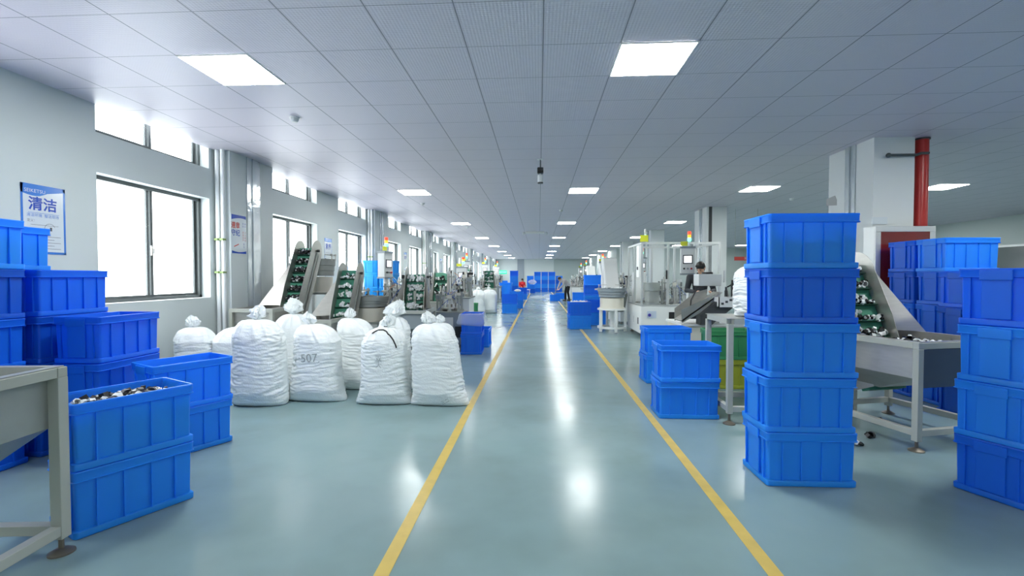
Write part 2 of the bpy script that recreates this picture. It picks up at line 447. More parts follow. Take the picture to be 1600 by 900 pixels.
stack(2, 2.42, 6.15, R(0), 'the green pair beside the leg frame', 'green and yellow crates', [M_YELLOW, M_GREEN])
stack(4, 3.09, 3.20, R(24.5), 'the four-high stack at the right edge', 'stack at the right edge', [Z, A, A, Z])
stack(5, 4.60, 5.46, R(3), 'the nearer five-high stack before the red cabinet', 'tall stacks by the red cabinet', [Z, D, Z, Z, A])
stack(5, 4.58, 5.87, R(3), 'the five-high stack right against the red cabinet', 'tall stacks by the red cabinet', [D, Z, Z, D, Z])
stack(4, 4.42, 4.93, R(3), 'the four-high stack just behind the right hopper', 'tall stacks by the red cabinet', [D, Z, D, Z])
stack(4, 5.30, 5.6, R(3), 'the four-high stack rightmost by the red pipe', 'tall stacks by the red cabinet', [D, Z, D, Z])
stack(2, -1.22, 8.62, R(92), 'the pair under the clear plastic liner', 'lined crates', [Z, Z])
stack(1, -1.17, 9.47, R(90), 'alone behind the plastic-lined pair left of the aisle', 'lined crates', [A])
stack(2, -1.86, 11.9, 0, 'the green pair beyond the lined crates', 'green and yellow crates', [M_YELLOW, M_GREEN])
stack(2, -1.11, 17.9, 0, 'the pair beside the upright sacks mid aisle', 'crates mid aisle left', [A, Z])
stack(2, -.98, 20.6, 0, 'the pair just past the upright sacks', 'crates mid aisle left', [A, A])
stack(2, 1.08, 12.7, R(8), 'the pair by the yellow line at the bowl stand', 'crates mid aisle right', [A, Z])
stack(2, 1.66, 13.75, R(5), 'the pair tucked behind the one holding white parts', 'crates mid aisle right', [A, Z])
stack(4, 1.90, 16.9, 0, 'the four-high stack beyond the white bowl stand', 'tall crates mid aisle right', [Z, A, Z, A])
stack(2, 1.72, 20.0, 0, 'the low pair left of the far four-high stack', 'tall crates mid aisle right', [A, A])
stack(1, .92, 26.9, 0, 'on the floor in front of the bending worker', 'crates by the bending worker', [A])
stack(1, 1.35, 29.5, 0, 'on the floor beyond the bending worker', 'crates by the bending worker', [A])
for i, xx in enumerate((-4.36, -3.95)):
    stack(5, xx, 12.25, R(90), ['the sunlit stack against the window wall', 'the sunlit stack one place in from the wall'][i], 'sky blue stacks near the window', [M_CYAN, M_CYAN, M_CYAN, M_CYAN, M_CYAN])
for i, (xx, yy, n) in enumerate(((-1.80, 34.2, 5), (-2.65, 35.4, 3), (-1.0, 28.3, 2))):
    stack(n, xx, yy, 0, ['the far stack right of the round tub', 'the short far stack behind the round tub', 'the pair before the red-topped person'][i], 'far stacks on the left', [A, Z, A, A, Z][:n])
for i, (xx, yy, n) in enumerate(((-.12, 42.5, 5), (.52, 42.5, 5), (1.16, 42.5, 5), (-.79, 43, 4), (1.83, 43, 4), (-.6, 39.5, 2))):
    stack(n, xx, yy, 0, ['the left tall stack ending the aisle', 'the middle tall stack ending the aisle', 'the right tall stack ending the aisle', 'the lower stack left of those ending the aisle', 'the lower stack right of those ending the aisle', 'the bagged pair near the aisle end'][i], 'crates closing the aisle end', [Z, A, Z, A, Z][:n])
stack(4, 12.6, 13.4, R(80), 'the nearer stack by the far right wall', 'crates by the right wall', [D, D, D, D])
stack(4, 12.6, 14.1, R(80), 'the farther stack by the far right wall', 'crates by the right wall', [D, D, D, D])

# ------------------------------------------------------------------ small parts in piles
def pile_mb(rng, pts, size, black_share, mb=None):
    """short curved caps and lugs lying at the given points"""
    mb = mb or MB()
    for p in pts:
        s = size * rng.uniform(.75, 1.25)
        T = Matrix.Translation(p) @ Euler((rng.uniform(0, 6), rng.uniform(0, 6), rng.uniform(0, 6))).to_matrix().to_4x4()
        old = mb.M; mb.M = T if old is None else old @ T
        mb.cur = 0 if rng.random() < black_share else 1
        if rng.random() < .6:
            mb.lathe([(s*.5, -s*.25), (s*.5, s*.25), (s*.38, s*.25), (s*.38, -s*.15)], n=8)
        else:
            mb.box(-s*.6, -s*.22, -s*.18, s*.6, s*.22, s*.18).box(s*.2, -s*.22, s*.1, s*.6, s*.22, s*.5)
        mb.M = old
    mb.cur = 0
    return mb
def heap_in_rect(rng, n, L, W, z, rise):
    out = []
    for i in range(n):
        x = rng.uniform(-.5, .5); y_ = rng.uniform(-.5, .5)
        out.append(Vector((x * L, y_ * W, z + rise * (1 - 2.2 * (x*x + y_*y_)) + rng.uniform(-.012, .012))))
    return out
def crate_fill(x, y, z, rz, n, black, label, cat='parts', name='cap_heap', size=.05, seed=1, rise=.05, fill=.27):
    rng = random.Random(seed)
    mb = MB(); mb.cur = 0
    mb.loft([rrect(CL - .07, CW - .07, .02, .032), rrect(CL - .06, CW - .06, .02, fill - .03)], True, True)
    pile_mb(rng, heap_in_rect(rng, n, CL - .12, CW - .12, fill, rise), size, black, mb)
    o = mb.build(name, [M_BLACK if black > .3 else M_WPART, M_WPART]); o.location = (x, y, z); o.rotation_euler = (0, 0, rz)
    tag(o, label, cat, None, 'stuff'); return o
crate_fill(-2.48, 2.655, CH, R(61.6), 210, .72, 'loose black and white plastic caps filling the near left crate', seed=3, fill=.285, rise=.03)
crate_fill(1.805, 3.39, CH * 4, R(.3), 150, .6, 'dark parts showing through the top crate of the tall stack', seed=4, fill=.22)
crate_fill(-4.03, 3.02, CH * 4, R(90), 120, .6, 'parts inside the top crate at the left edge of view', seed=5, fill=.22)
crate_fill(-4.445, 3.60, CH * 4, R(90), 110, .6, 'parts inside the top crate below the poster', seed=6, fill=.2)
crate_fill(1.08, 12.7, CH, R(8), 120, 0, 'white parts heaped in the crate at the right yellow line', seed=7, fill=.31, rise=.05)

# ------------------------------------------------------------------ hopper with inclined belt elevator
def make_feeder(w=.5, d=.9, ztop=.93, elev=True, belt_w=.32, y0=.12, z0=.40, y1=.80, z1=1.98, belt=M_BELT, seed=1,
                black=.9, side_panel=False, heap=True, zbin=.42, rail=.12, leg=.05, bin_mat=None, psize=.05, parts_n=26, wing=.10, wtop=.58, bx=0.0):
    root = empty('hopper_feeder', cat='hopper feeder')
    t = leg / 2; bin_mat = bin_mat or M_STEEL
    for sx in (-1, 1):
        for sy in (-1, 1):
            cx, cy = sx*(w/2 - t), sy*(d/2 - t)
            lg = MB().box(cx - t, cy - t, .08, cx + t, cy + t, ztop - .05).build('leg', M_FRAME, root, bevel=.003)
            MB().lathe([(.012, .008), (.012, .085)], (cx, cy, 0), 10).lathe([(.055, 0), (.055, .008), (.02, .028)], (cx, cy, 0), 20).build('levelling_foot', M_BRONZE, lg, smooth=True)
    for nm, z in (('lower_rail', rail), ('top_rail', ztop - .05)):
        rb = MB()
        for sy in (-1, 1): rb.box(-w/2 + (0 if nm == 'top_rail' else leg), sy*(d/2 - t) - t + .002, z, w/2 - (0 if nm == 'top_rail' else leg), sy*(d/2 - t) + t - .002, z + .05)
        for sx in (-1, 1): rb.box(sx*(w/2 - t) - t + .002, -d/2 + leg, z, sx*(w/2 - t) + t - .002, d/2 - leg, z + .05)
        rb.build(nm, M_FRAME, root, bevel=.003)
    # bin: upper walls then a funnel towards the belt foot, sheet thickness 4 mm
    def rr(a, b, c, e, z): return [(a, c, z), (b, c, z), (b, e, z), (a, e, z)]
    i = .052; a, b, c, e = -w/2 + i, w/2 - i, -d/2 + i, d/2 - i
    zm = ztop - .30
    bw = belt_w / 2 if elev else w * .14
    q = (-bw + bx, bw + bx, .02 if elev else -.1, min(e, .3))
    bn = MB()
    outer = [rr(-w/2 + .01, w/2 - .01, -d/2 + .01, d/2 - .01, ztop + .006), rr(-w/2 + .01, w/2 - .01, -d/2 + .01, d/2 - .01, ztop), rr(a, b, c, e, ztop - .002), rr(a, b, c, e, zm), rr(*q, zbin)]
    inner = [rr(q[0] + .004, q[1] - .004, q[2] + .004, q[3] - .004, zbin + .006), rr(a + .004, b - .004, c + .004, e - .004, zm + .003), rr(a + .004, b - .004, c + .004, e - .004, ztop + .006)]
    bn.loft(outer + inner, closed=True)
    bn.box(q[0], q[2], zbin - .004, q[1], q[3], zbin + .002)
    bn.build('bin', bin_mat, root)
    if side_panel:
        MB().box(-w/2 + leg, -d/2 + .004, ztop - .36, w/2 - leg, -d/2 + .012, ztop - .052).build('front_panel', mat('navy panel', (0.02, 0.045, 0.10), .35), root)
    if elev:
        L = math.hypot(y1 - y0, z1 - z0); ey, ez = (y1 - y0) / L, (z1 - z0) / L      # along
        ny, nz = -ez, ey                                                               # belt normal, to the front and up
        def P(x, s_, n_): return (x + bx, y0 + ey * s_ + ny * n_, z0 + ez * s_ + nz * n_)
        bb = MB(); prof = [(0, 0), (L, 0)] + [(L + .04 * math.sin(a_), -.04 + .04 * math.cos(a_)) for a_ in [R(k) for k in range(20, 180, 20)]] + [(L, -.08), (0, -.08)]
        bb.prism(prof, -belt_w/2, belt_w/2, lambda s_, n_, h: P(h, s_, n_))
        bo = bb.build('belt', belt, root)
        nc = int((L - .04) / .17); rng = random.Random(seed); pts = []
        for k in range(nc):
            s_ = .14 + k * .17
            MB().prism([(s_, 0), (s_ + .006, 0), (s_ + .006, .05), (s_, .055)], -belt_w/2 + .012, belt_w/2 - .012, lambda s2, n_, h: P(h, s2, n_)).build('cleat', mat('dark belt cleat', (0.015, 0.08, 0.05), .5), bo)
            full = 1.0 if black > .5 or rng.random() < .8 else .6
            side = rng.uniform(-.05, .05)
            for q_ in range(int(parts_n * full)):
                u = rng.uniform(-.42, .42); hh = rng.random() ** 1.5
                pts.append(Vector(P(u * belt_w + side * (1 - full) , s_ + .025 + hh * .085, .02 + rng.uniform(0, .04) * (1 - hh))))
        # guards: long plate with a big round head, and a wing bent outwards over the hopper
        zr = ztop + .008; hr = .18; sr = (zr - z0) / ez; nc_ = -.045
        for sx in (-1, 1):
            x0 = sx * (belt_w/2 + .004); x1 = sx * (belt_w/2 + .009)
            pl = [(.02, nc_ - hr * .8), (L * .55, nc_ - hr), (L - .03, nc_ - hr)] + [(L - .03 + hr * 1.15 * math.sin(a_), nc_ - hr * math.cos(a_)) for a_ in [R(k) for k in range(15, 180, 15)]] + [(L - .03, nc_ + hr), (L * .55, nc_ + hr), (.02, .06)]
            g_ = MB().prism(pl, min(x0, x1), max(x0, x1), lambda s_, n_, h: P(h, s_, n_)).build('side_guard', M_STEEL, root)
            xo0, xo1 = sx * (belt_w/2 + .010), sx * (belt_w/2 + .022)
            MB().prism([(.3 * L, nc_ - .012), (L - .05, nc_ - .012), (L - .05, nc_ + .012), (.3 * L, nc_ + .012)], min(xo0, xo1), max(xo0, xo1), lambda s_, n_, h: P(h, s_, n_)).build('stiffener', M_STEEL2, g_)
            T_ = Vector(P(sx * (belt_w/2 + .006), sr + (L - sr) * wtop, nc_ + hr)); B1 = Vector(P(sx * (belt_w/2 + .006), sr + .0, .04)); B2 = Vector((sx * (w/2 - .015), B1.y - wing, zr)); B1.z = zr
            off = Vector((0, .004, .002))
            MB().add([T_, B1, B2, T_ + off, B1 + off, B2 + off], [(0, 1, 2), (3, 5, 4), (0, 3, 4, 1), (1, 4, 5, 2), (2, 5, 3, 0)]).build('wing_plate', M_STEEL, g_)
        # return cover on the rear, drive motor, head shaft
        MB().prism([(.1, -.10), (L - .05, -.10), (L - .05, -.125), (.1, -.125)], -belt_w/2 - .009, belt_w/2 + .009, lambda s_, n_, h: P(h, s_, n_)).build('rear_cover', M_STEEL2, root)
        hp = P(0, L - .01, -.04)
        MB().tube([(bx - belt_w/2 - .05, hp[1], hp[2]), (bx + belt_w/2 + .05, hp[1], hp[2])], .022, 12).build('head_shaft', M_DARK, root, smooth=True)
        mp = P(0, L * .62, -.16)
        MB().tube([(bx - .02, mp[1], mp[2]), (bx + .13, mp[1], mp[2])], .045, 16).cbox((bx - .04, mp[1], mp[2]), (.07, .08, .09)).build('drive_motor', M_DARK, root, smooth=True)
        MB().box(bx - .02, y1 - .05 - .12, 0, bx + .02, y1 - .05 - .08, z0 + (z1 - z0) * .75).build('rear_post', M_FRAME, root)
        root['_pts'] = len(pts)
        return root, pile_mb(rng, pts, psize, black)
    return root, None
M_CB = mat('glossy black caps', (0.012, 0.012, 0.014), .25)
def feeder(name_desc, x, y, rz, part_label, scale=None, **kw):
    root, mb = make_feeder(**kw)
    root.location = (x, y, 0); root.rotation_euler = (0, 0, rz); root['label'] = name_desc
    if '_pts' in root: del root['_pts']
    if mb:
        o = mb.build('plastic_part_heap', [M_CB, M_WPART]); o.location = (x, y, 0); o.rotation_euler = (0, 0, rz)
        tag(o, part_label, 'parts', None, 'stuff')
    return root
feeder('grey steel hopper with black caps riding a tall green belt beside the first pilaster', -4.06, 6.85, 0, 'glossy black caps on the tall belt by the first pilaster',
       w=.64, d=.9, ztop=.94, y0=.14, z0=.42, y1=.92, z1=1.86, wing=.15, wtop=.66, bx=.15, belt_w=.28, belt=M_BELT2, seed=2, black=.86, parts_n=70, psize=.036)
feeder('low steel hopper with white parts on its green belt, behind the middle sacks', -3.29, 7.02, 0, 'white plastic parts on the belt of the lower hopper behind the sacks',
       w=.62, d=.88, ztop=.77, y0=.12, z0=.30, y1=.70, z1=1.48, wing=.15, wtop=.72, bx=.14, belt_w=.29, seed=3, black=.04, parts_n=15, zbin=.32)
feeder('short hopper with wide green belt facing the camera behind the two right sacks', -2.17, 7.92, R(3), 'white curled parts on the wide belt behind the right sacks',
       w=.70, d=.8, ztop=.84, y0=.10, z0=.35, y1=.42, z1=1.41, seed=4, black=.03, parts_n=17, zbin=.36, psize=.06, belt_w=.34, bin_mat=M_GREYP, wing=.2, wtop=.92)
feeder('steel hopper on a grey frame standing between the tall stack and right edge stack', 3.30, 4.46, R(15), 'black and white parts on the belt right of the tall stack',
       w=.86, d=.95, ztop=.87, y0=.12, z0=.35, y1=.62, z1=1.50, wtop=.8, wing=.2, seed=5, black=.45, parts_n=26, side_panel=True, zbin=.40, belt_w=.42, psize=.05)
feeder('grey hopper frame cut off by the left edge in the foreground', -2.78, 1.80, R(5), None, w=.86, d=.82, ztop=.945, elev=False, zbin=.45, rail=.10, leg=.055, bin_mat=M_STEEL2)
feeder('hopper with black and white parts on its belt past the wide belt hopper', -2.33, 10.7, R(-2), 'mixed parts on the belt of the fourth hopper',
       w=.55, d=.8, ztop=.84, y0=.10, z0=.35, y1=.46, z1=1.46, seed=6, black=.5, parts_n=16, zbin=.36)
feeder('hopper with white parts on the belt above the upright sacks mid aisle', -2.55, 15.6, R(-3), 'white parts on the belt above the upright sacks', w=.55, d=.8, ztop=.9, y0=.10, z0=.35, y1=.50, z1=1.62, seed=7, black=.0, parts_n=12, zbin=.36, psize=.06)
feeder('hopper with a steep white-laden belt beside the mid aisle blue pair', -2.10, 19.9, R(8), 'white parts on the belt beside the mid aisle pair', w=.6, d=.8, ztop=.9, y0=.10, z0=.35, y1=.52, z1=1.62, seed=8, black=.0, parts_n=12, zbin=.36, psize=.06, belt_w=.4)
# loose parts in the right hopper
rng = random.Random(9); mb = MB(Matrix.Translation((3.30, 4.46, 0)) @ Matrix.Rotation(R(15), 4, 'Z'))
pile_mb(rng, [Vector((rng.uniform(-.34, .1), rng.uniform(-.38, .0), .80 + rng.uniform(-.02, .05))) for i in range(110)], .05, .6, mb)
mb.box(-.36, -.40, .60, .30, .05, .80)
tag(mb.build('plastic_part_heap', [M_CB, M_WPART]), 'caps heaped in the bin of the right hopper', 'parts', None, 'stuff')
rng = random.Random(10)
for i, (x, y_) in enumerate(((2.62, 4.02), (3.22, 4.62), (2.86, 4.22))):
    o = pile_mb(rng, [Vector((0, 0, .02)), Vector((.03, .015, .02))], .05, .6).build('dropped_cap', [M_CB, M_WPART]); o.location = (x, y_, 0)
    tag(o, ['dropped plastic caps on the floor near the right hopper foot', 'dropped caps on the floor under the right hopper', 'single dropped cap left of the right hopper leg'][i], 'parts', 'caps dropped by the right hopper')

# ------------------------------------------------------------------ sacks
def fbm(x, y_, z, o=3):
    v = 0; a = 1
    for i in range(o): v += a * noise.noise(Vector((x, y_, z))); x *= 2; y_ *= 2; z *= 2; a *= .5
    return v
def make_sack(x, y, rz, label, w=.58, d=.40, h=.92, seed=1, lean=(0, 0), flare=.04, topw=.86, neck=(0, 0), tuft=.13, text=None, cord=False, tilt=0, group='white sacks in the front row', z=0):
    root = empty('woven_sack', (x, y, z), rz, label, 'sack', group)
    NU, NV = 120, 110; so = seed * 17.3; rings = []
    nr = .032; V0 = .70
    for j in range(NV + 1):
        v = j / NV; t_ = max(0.0, (v - V0) / (1 - V0)); th = t_ * PI / 2
        hw = w/2 * (topw + (1 - topw) * (1 - v) ** .8 + flare * math.exp(-v * 13) * 2 + .025 * math.sin(v * 5 + seed))
        hd = d/2 * (0.72 + .28 * min(1, v / .14)) * (1 - .06 * v)
        zz = v / V0 * h * .78
        if t_ > 0:
            k_ = max(0.0, math.cos(th)) ** .78
            hw = nr + (hw - nr) * k_; hd = nr + (hd - nr) * k_
            zz = h * .78 + h * .22 * math.sin(th) ** 1.25
        if v < .04:
            q = v / .04; hd *= .72 + .28 * math.sqrt(q); hw *= .93 + .07 * math.sqrt(q)
        ring = []
        for i in range(NU):
            a = 2 * PI * i / NU; ca, sa = math.cos(a), math.sin(a); e_ = .76 + t_ * .24
            px = hw * math.copysign(abs(ca) ** e_, ca); py = hd * math.copysign(abs(sa) ** e_, sa)
            patch = .35 + .9 * max(0.0, .5 + noise.noise(Vector((px * 3 + so, py * 3, zz * 2.5 - so))))
            amp = (.0024 + .0035 * (1 - v) + .0075 * abs(ca) ** 3) * min(1, v * 10) * patch * (1 - .5 * t_)
            wz = zz + .05 * noise.noise(Vector((px * 4 + so, py * 4, zz * 3)))
            r1 = 1 - abs(fbm(px * 4.5 + so, py * 4.5 + so, wz * 26, 3)) * 2.4
            r2 = fbm(px * 5 + so, py * 5, zz * 5 + so, 2)
            r3 = 1 - abs(fbm(px * 10 - so, py * 10, wz * 38 + px * 8, 2)) * 2
            disp = amp * (r1 + .9 * r2) + .0024 * r3 * patch + .010 * noise.noise(Vector((px * 3.2 + so, py * 3.2, zz * 2.6 + so)))
            if v > .62:
                tt = (v - .62) / .38
                disp += .016 * math.sin(tt * PI * .92) * (1 - abs(math.cos(a * 6 + 2.5 * noise.noise(Vector((ca * 2, sa * 2 + so, v * 2))))) * 1.6) * min(1, tt * 1.6)
            ln = max(1e-6, math.hypot(px, py)); f_ = 1 + disp / ln
            ox = lean[0] * v ** 1.3 + neck[0] * max(0, v - .7) / .3; oy = lean[1] * v ** 1.3 + neck[1] * max(0, v - .7) / .3
            ring.append((px * f_ + ox, py * f_ + oy, max(0.0, zz + (0 if v in (0, 1) else .004 * r2)) + tilt * px * v))
        rings.append(ring)
    body = MB(); body.loft(rings)
    bo = body.build('bag', M_SACK, root, smooth=True, angle=80)
    cx, cy, cz = lean[0] + neck[0], lean[1] + neck[1], h
    # gathered, crumpled end of the bag above the tie
    tf = MB(); rr_ = []; NT, MT = 56, 34; tuft *= .82; tr_ = tuft * .50
    for j in range(MT + 1):
        t_ = j / MT; th = PI * (.10 + .88 * t_)
        base_r = tr_ * math.sin(th) ** .8 * (1 - .25 * t_); zc_ = -math.cos(th) * tuft * .62 + tuft * .52
        if t_ < .34: base_r = nr * (.95 - .25 * math.sin(t_ / .34 * PI)) + (base_r - nr) * (t_ / .34) ** 3
        ring = []
        for i in range(NT):
            a = 2 * PI * i / NT
            ca, sa = math.cos(a), math.sin(a)
            nz_ = 1 - abs(noise.noise(Vector((ca * 2.0 + so, sa * 2.0, t_ * 2.4 + so)))) * 3.0
            nz2 = 1 - abs(noise.noise(Vector((ca * 4.5 + so, sa * 4.5 - so, t_ * 5)))) * 3.0
            k_ = 1 + (.42 * nz_ + .30 * nz2 + .16 * math.cos(5 * a + seed)) * min(1, t_ * 3)
            ring.append((cx + base_r * k_ * ca * 1.15 + tuft * .45 * t_ * math.sin(seed * 2.1), cy + base_r * k_ * sa * .85, cz - .012 + zc_ * (1 + .18 * nz2 * t_ + .22 * t_ * noise.noise(Vector((ca * 1.6 + so, sa * 1.6, so))))))
        rr_.append(ring)
    tf.loft(rr_)
    tf.build('tied_neck', M_SACK, root, smooth=True, angle=50)
    cc = MB(); cc.tube([(cx + (nr * .8) * math.cos(a), cy + (nr * .8) * math.sin(a), cz + .012 + .006 * math.sin(a)) for a in [R(k) for k in range(0, 380, 24)]], .005, 6)
    if cord:
        bm = bmesh.new(); bm.from_mesh(bo.data); bvh = BVHTree.FromBMesh(bm); bm.free(); cp = []
        ctl = [(-.10, .93), (-.07, .955), (-.03, .975), (.02, .975), (.06, .955), (.10, .91), (.14, .85), (.165, .79), (.18, .73)]
        for q in range(len(ctl) - 1):
            for u in range(3):
                qx = ctl[q][0] + (ctl[q+1][0] - ctl[q][0]) * u / 3; qz = (ctl[q][1] + (ctl[q+1][1] - ctl[q][1]) * u / 3) * h
                hit = bvh.ray_cast(Vector((qx, -1, qz)), Vector((0, 1, 0)))[0]
                if hit: cp.append((qx, hit.y - .006, qz))
        cc.tube(cp, .008, 7)
    cc.build('tie_cord', M_BLACK if cord else mat('pale string', (.6, .62, .6), .6), root, smooth=True)
    if text:
        bm = bmesh.new(); bm.from_mesh(bo.data); bvh = BVHTree.FromBMesh(bm); bm.free()
        s_, size, tx, tz, ang = text
        t0 = MB(); text_mb(t0, s_, size); vv = []
        for p in t0.v:
            qx = tx + p[0] * math.cos(ang) - p[1] * math.sin(ang); qz = tz + p[0] * math.sin(ang) + p[1] * math.cos(ang)
            hit = bvh.ray_cast(Vector((qx, -1, qz)), Vector((0, 1, 0)))[0]
            vv.append((qx, (hit.y if hit else -d/2) - .004, qz))
        t1 = MB(); t1.add(vv, t0.f)
        t1.build('marker_writing', mat('faded marker ink', (.34, .37, .37), .6), root)
    return root
make_sack(-3.05, 4.98, R(2), 'bulging white sack nearest the blue crates, leftmost of the front row', .55, .40, .93, 1, lean=(-.03, 0), flare=.02, topw=.93, neck=(-.02, 0), tuft=.15)
make_sack(-2.52, 5.20, R(-2), 'white sack with long scribbled marking, second from left', .58, .38, .86, 2, lean=(.02, 0), flare=.12, topw=.78, neck=(-.08, 0), text=('1\u00b7507\u2571', .13, .02, .50, .06))
make_sack(-2.27, 5.76, R(-8), 'white sack set back between the scribbled sack and the marked one', .46, .34, .88, 3, flare=.05, topw=.95, neck=(-.10, 0), tuft=.12)
make_sack(-1.71, 5.12, R(1), 'white sack with two small marks and a black cord over its shoulder', .54, .38, .84, 4, flare=.13, topw=.80, cord=True, neck=(.02, 0), text=('\u53cc\n\u5927', .07, -.01, .48, 0))
make_sack(-1.09, 5.10, R(-3), 'white sack with a wide right foot on the yellow line, rightmost in front', .56, .36, .88, 5, lean=(-.08, 0), flare=.13, topw=.78, neck=(-.03, 0), text=('\u4e09\u4e8c', .05, .10, .06, .5))
make_sack(-3.10, 5.72, R(5), 'taller white sack behind the leftmost two of the row', .46, .34, .93, 6, flare=.04, topw=.9, neck=(.03, 0), tuft=.19)
make_sack(-1.80, 5.72, R(4), 'taller white sack behind the black corded one', .44, .36, .90, 7, flare=.04, topw=.85, tuft=.20, neck=(.0, 0))
make_sack(-1.22, 5.62, R(4), 'white sack half hidden behind the rightmost sack', .44, .32, .84, 12, flare=.04, topw=.9, tuft=.10, neck=(.02, 0))
make_sack(-4.18, 5.50, R(10), 'white sack against the wall under the first window', .44, .40, .78, 8, flare=.03, topw=1.0, neck=(-.03, .03), tuft=.14, group='sacks under the first window')
make_sack(-3.70, 5.56, R(0), 'white sack beside the one against the wall, nearer the hopper', .50, .40, .78, 9, flare=.03, topw=1.05, neck=(.04, .05), tuft=.08, group='sacks under the first window')
for i, (x, y_, w_) in enumerate(((-1.90, 18.0, .56), (-2.28, 17.6, .46), (-2.78, 17.4, .60))):
    make_sack(x, y_, 0, ['upright white sack mid aisle, the one nearest the aisle', 'narrow upright white sack mid aisle, middle of three', 'upright white sack mid aisle, farthest from the aisle'][i],
              w_, .40, .90, 20 + i, flare=.0, topw=1.08, tuft=.12, group='upright sacks mid aisle')

# ------------------------------------------------------------------ vibratory bowl feeders
def make_bowl(r=.22, ztable=1.12, zd=1.25, zb=1.42, ztop=1.66, square=True, seed=1, fill=None, bowl_mat=None, tw=None):
    root = empty('bowl_feeder', cat='bowl feeder'); bowl_mat = bowl_mat or M_STEEL2
    tw = tw or r + .06
    if square:
        MB().box(-tw, -tw, ztable - .03, tw, tw, ztable).build('table_top', M_STEEL2, root, bevel=.003)
        for sx in (-1, 1):
            for sy in (-1, 1):
                MB().box(sx*(tw-.03) - .025, sy*(tw-.03) - .025, 0, sx*(tw-.03) + .025, sy*(tw-.03) + .025, ztable - .03).build('leg', M_LGREY, root)
        MB().box(-tw + .04, -tw + .01, .25, tw - .04, -tw + .04, .30).box(-tw + .04, tw - .04, .25, tw - .04, tw - .01, .30).build('cross_rail', M_LGREY, root)
    else:
        MB().lathe([(tw, ztable - .04), (tw, ztable), (tw - .04, ztable), (tw - .04, ztable - .04)], n=36, closed=True).lathe([(tw, .10), (tw, .15), (tw - .04, .15), (tw - .04, .10)], n=36, closed=True).build('ring_frame', M_WHITE, root, smooth=True)
        for k in range(5):
            a = 2 * PI * k / 5 - 1.9
            cx, cy = (tw - .03) * math.cos(a), (tw - .03) * math.sin(a)
            MB().box(cx - .03, cy - .03, .02, cx + .03, cy + .03, ztable - .02).build('leg', M_WHITE, root)
        MB().lathe([(.07, .14), (.07, ztable)], (-.08, 0, 0), 16).lathe([(.06, .14), (.06, ztable)], (.14, -.05, 0), 16).build('damper', M_WHITE, root, smooth=True)
    MB().lathe([(r * .95, ztable), (r * .95, ztable + .02), (r * .88, ztable + .022), (r * .88, zb - .015)], n=40).build('drive_drum', M_CREAM, root, smooth=True)
    bw = MB(); h = ztop - zb
    bw.lathe([(r * .94, zb), (r * .96, zb + h * .02), (r * .96, zb + h * .30), (r * 1.0, zb + h * .33), (r * 1.01, zb + h * .62), (r * 1.06, zb + h * .65), (r * 1.07, zb + h), (r * 1.10, zb + h), (r * 1.10, zb + h + .010),
              (r * 1.05, zb + h + .010), (r * 1.04, zb + h * .70), (r * .96, zb + h * .66), (r * .93, zb + h * .42), (r * .90, zb + h * .40)], n=48)
    bo = bw.build('bowl', bowl_mat, root, smooth=True)
    ck = MB(); a0 = -.3 + seed
    ck.M = Matrix.Rotation(a0, 4, 'Z')
    rt = r * 1.45
    ck.box(r * .95, -.03, ztop - .05, rt, .03, ztop - .035).box(r * .95, -.034, ztop - .05, rt, -.03, ztop - .01).box(r * .95, .03, ztop - .05, rt, .034, ztop - .01)
    ck.build('outfeed_track', M_STEEL, root)
    rg = random.Random(seed)
    for k in range(3):
        a = rg.uniform(0, 6.28); c = (r * 1.05 * math.cos(a), r * 1.05 * math.sin(a))
        MB().tube([(c[0], c[1], ztop - .02), (c[0], c[1], ztop + .10)], .008, 6).tube([(c[0], c[1], ztop + .08), (c[0] * .4, c[1] * .4, ztop + .09)], .007, 6).cbox((c[0], c[1], ztop + .08), (.03, .03, .03)).build('adjusting_rod', M_STEEL, root)
    pts = None
    if fill:
        pts = [Vector((rg.uniform(-.75, .75) * r, rg.uniform(-.75, .75) * r, ztop - h * .2 + rg.uniform(-.02, .05))) for _ in range(fill[0])]
        pts = [p for p in pts if math.hypot(p.x, p.y) < r * .85]
    return root, (pile_mb(rg, pts, fill[1], fill[2]) if fill else None)
def bowl(x, y, rz, label, part_label=None, **kw):
    r_, mb = make_bowl(**kw); r_.location = (x, y, 0); r_.rotation_euler = (0, 0, rz); r_['label'] = label
    if mb:
        o = mb.build('plastic_part_heap', [M_CB, M_WPART]); o.location = (x, y, 0); o.rotation_euler = (0, 0, rz); tag(o, part_label, 'parts', None, 'stuff')
    return r_
bowl(-3.90, 8.22, 0, 'stepped grey bowl feeder on a cream drum beneath the tall belt head', 'black caps heaped above the raised bowl under the tall belt', r=.235, seed=2, fill=(170, .04, .85), ztable=1.12, zb=1.41, ztop=1.70)
bowl(-2.98, 8.15, 0, 'wide low bowl feeder on a cream drum between the two white part belts', None, r=.30, seed=4, ztable=.62, zb=.87, ztop=1.04)
bowl(1.84, 12.0, R(100), 'grey bowl feeder on a round white stand left of the glazed machine', 'green and white parts lying in the bowl on the white stand', square=False, r=.335, seed=1, ztable=.60, zb=.88, ztop=1.10, fill=(60, .06, .2), bowl_mat=M_GREYP, tw=.36)

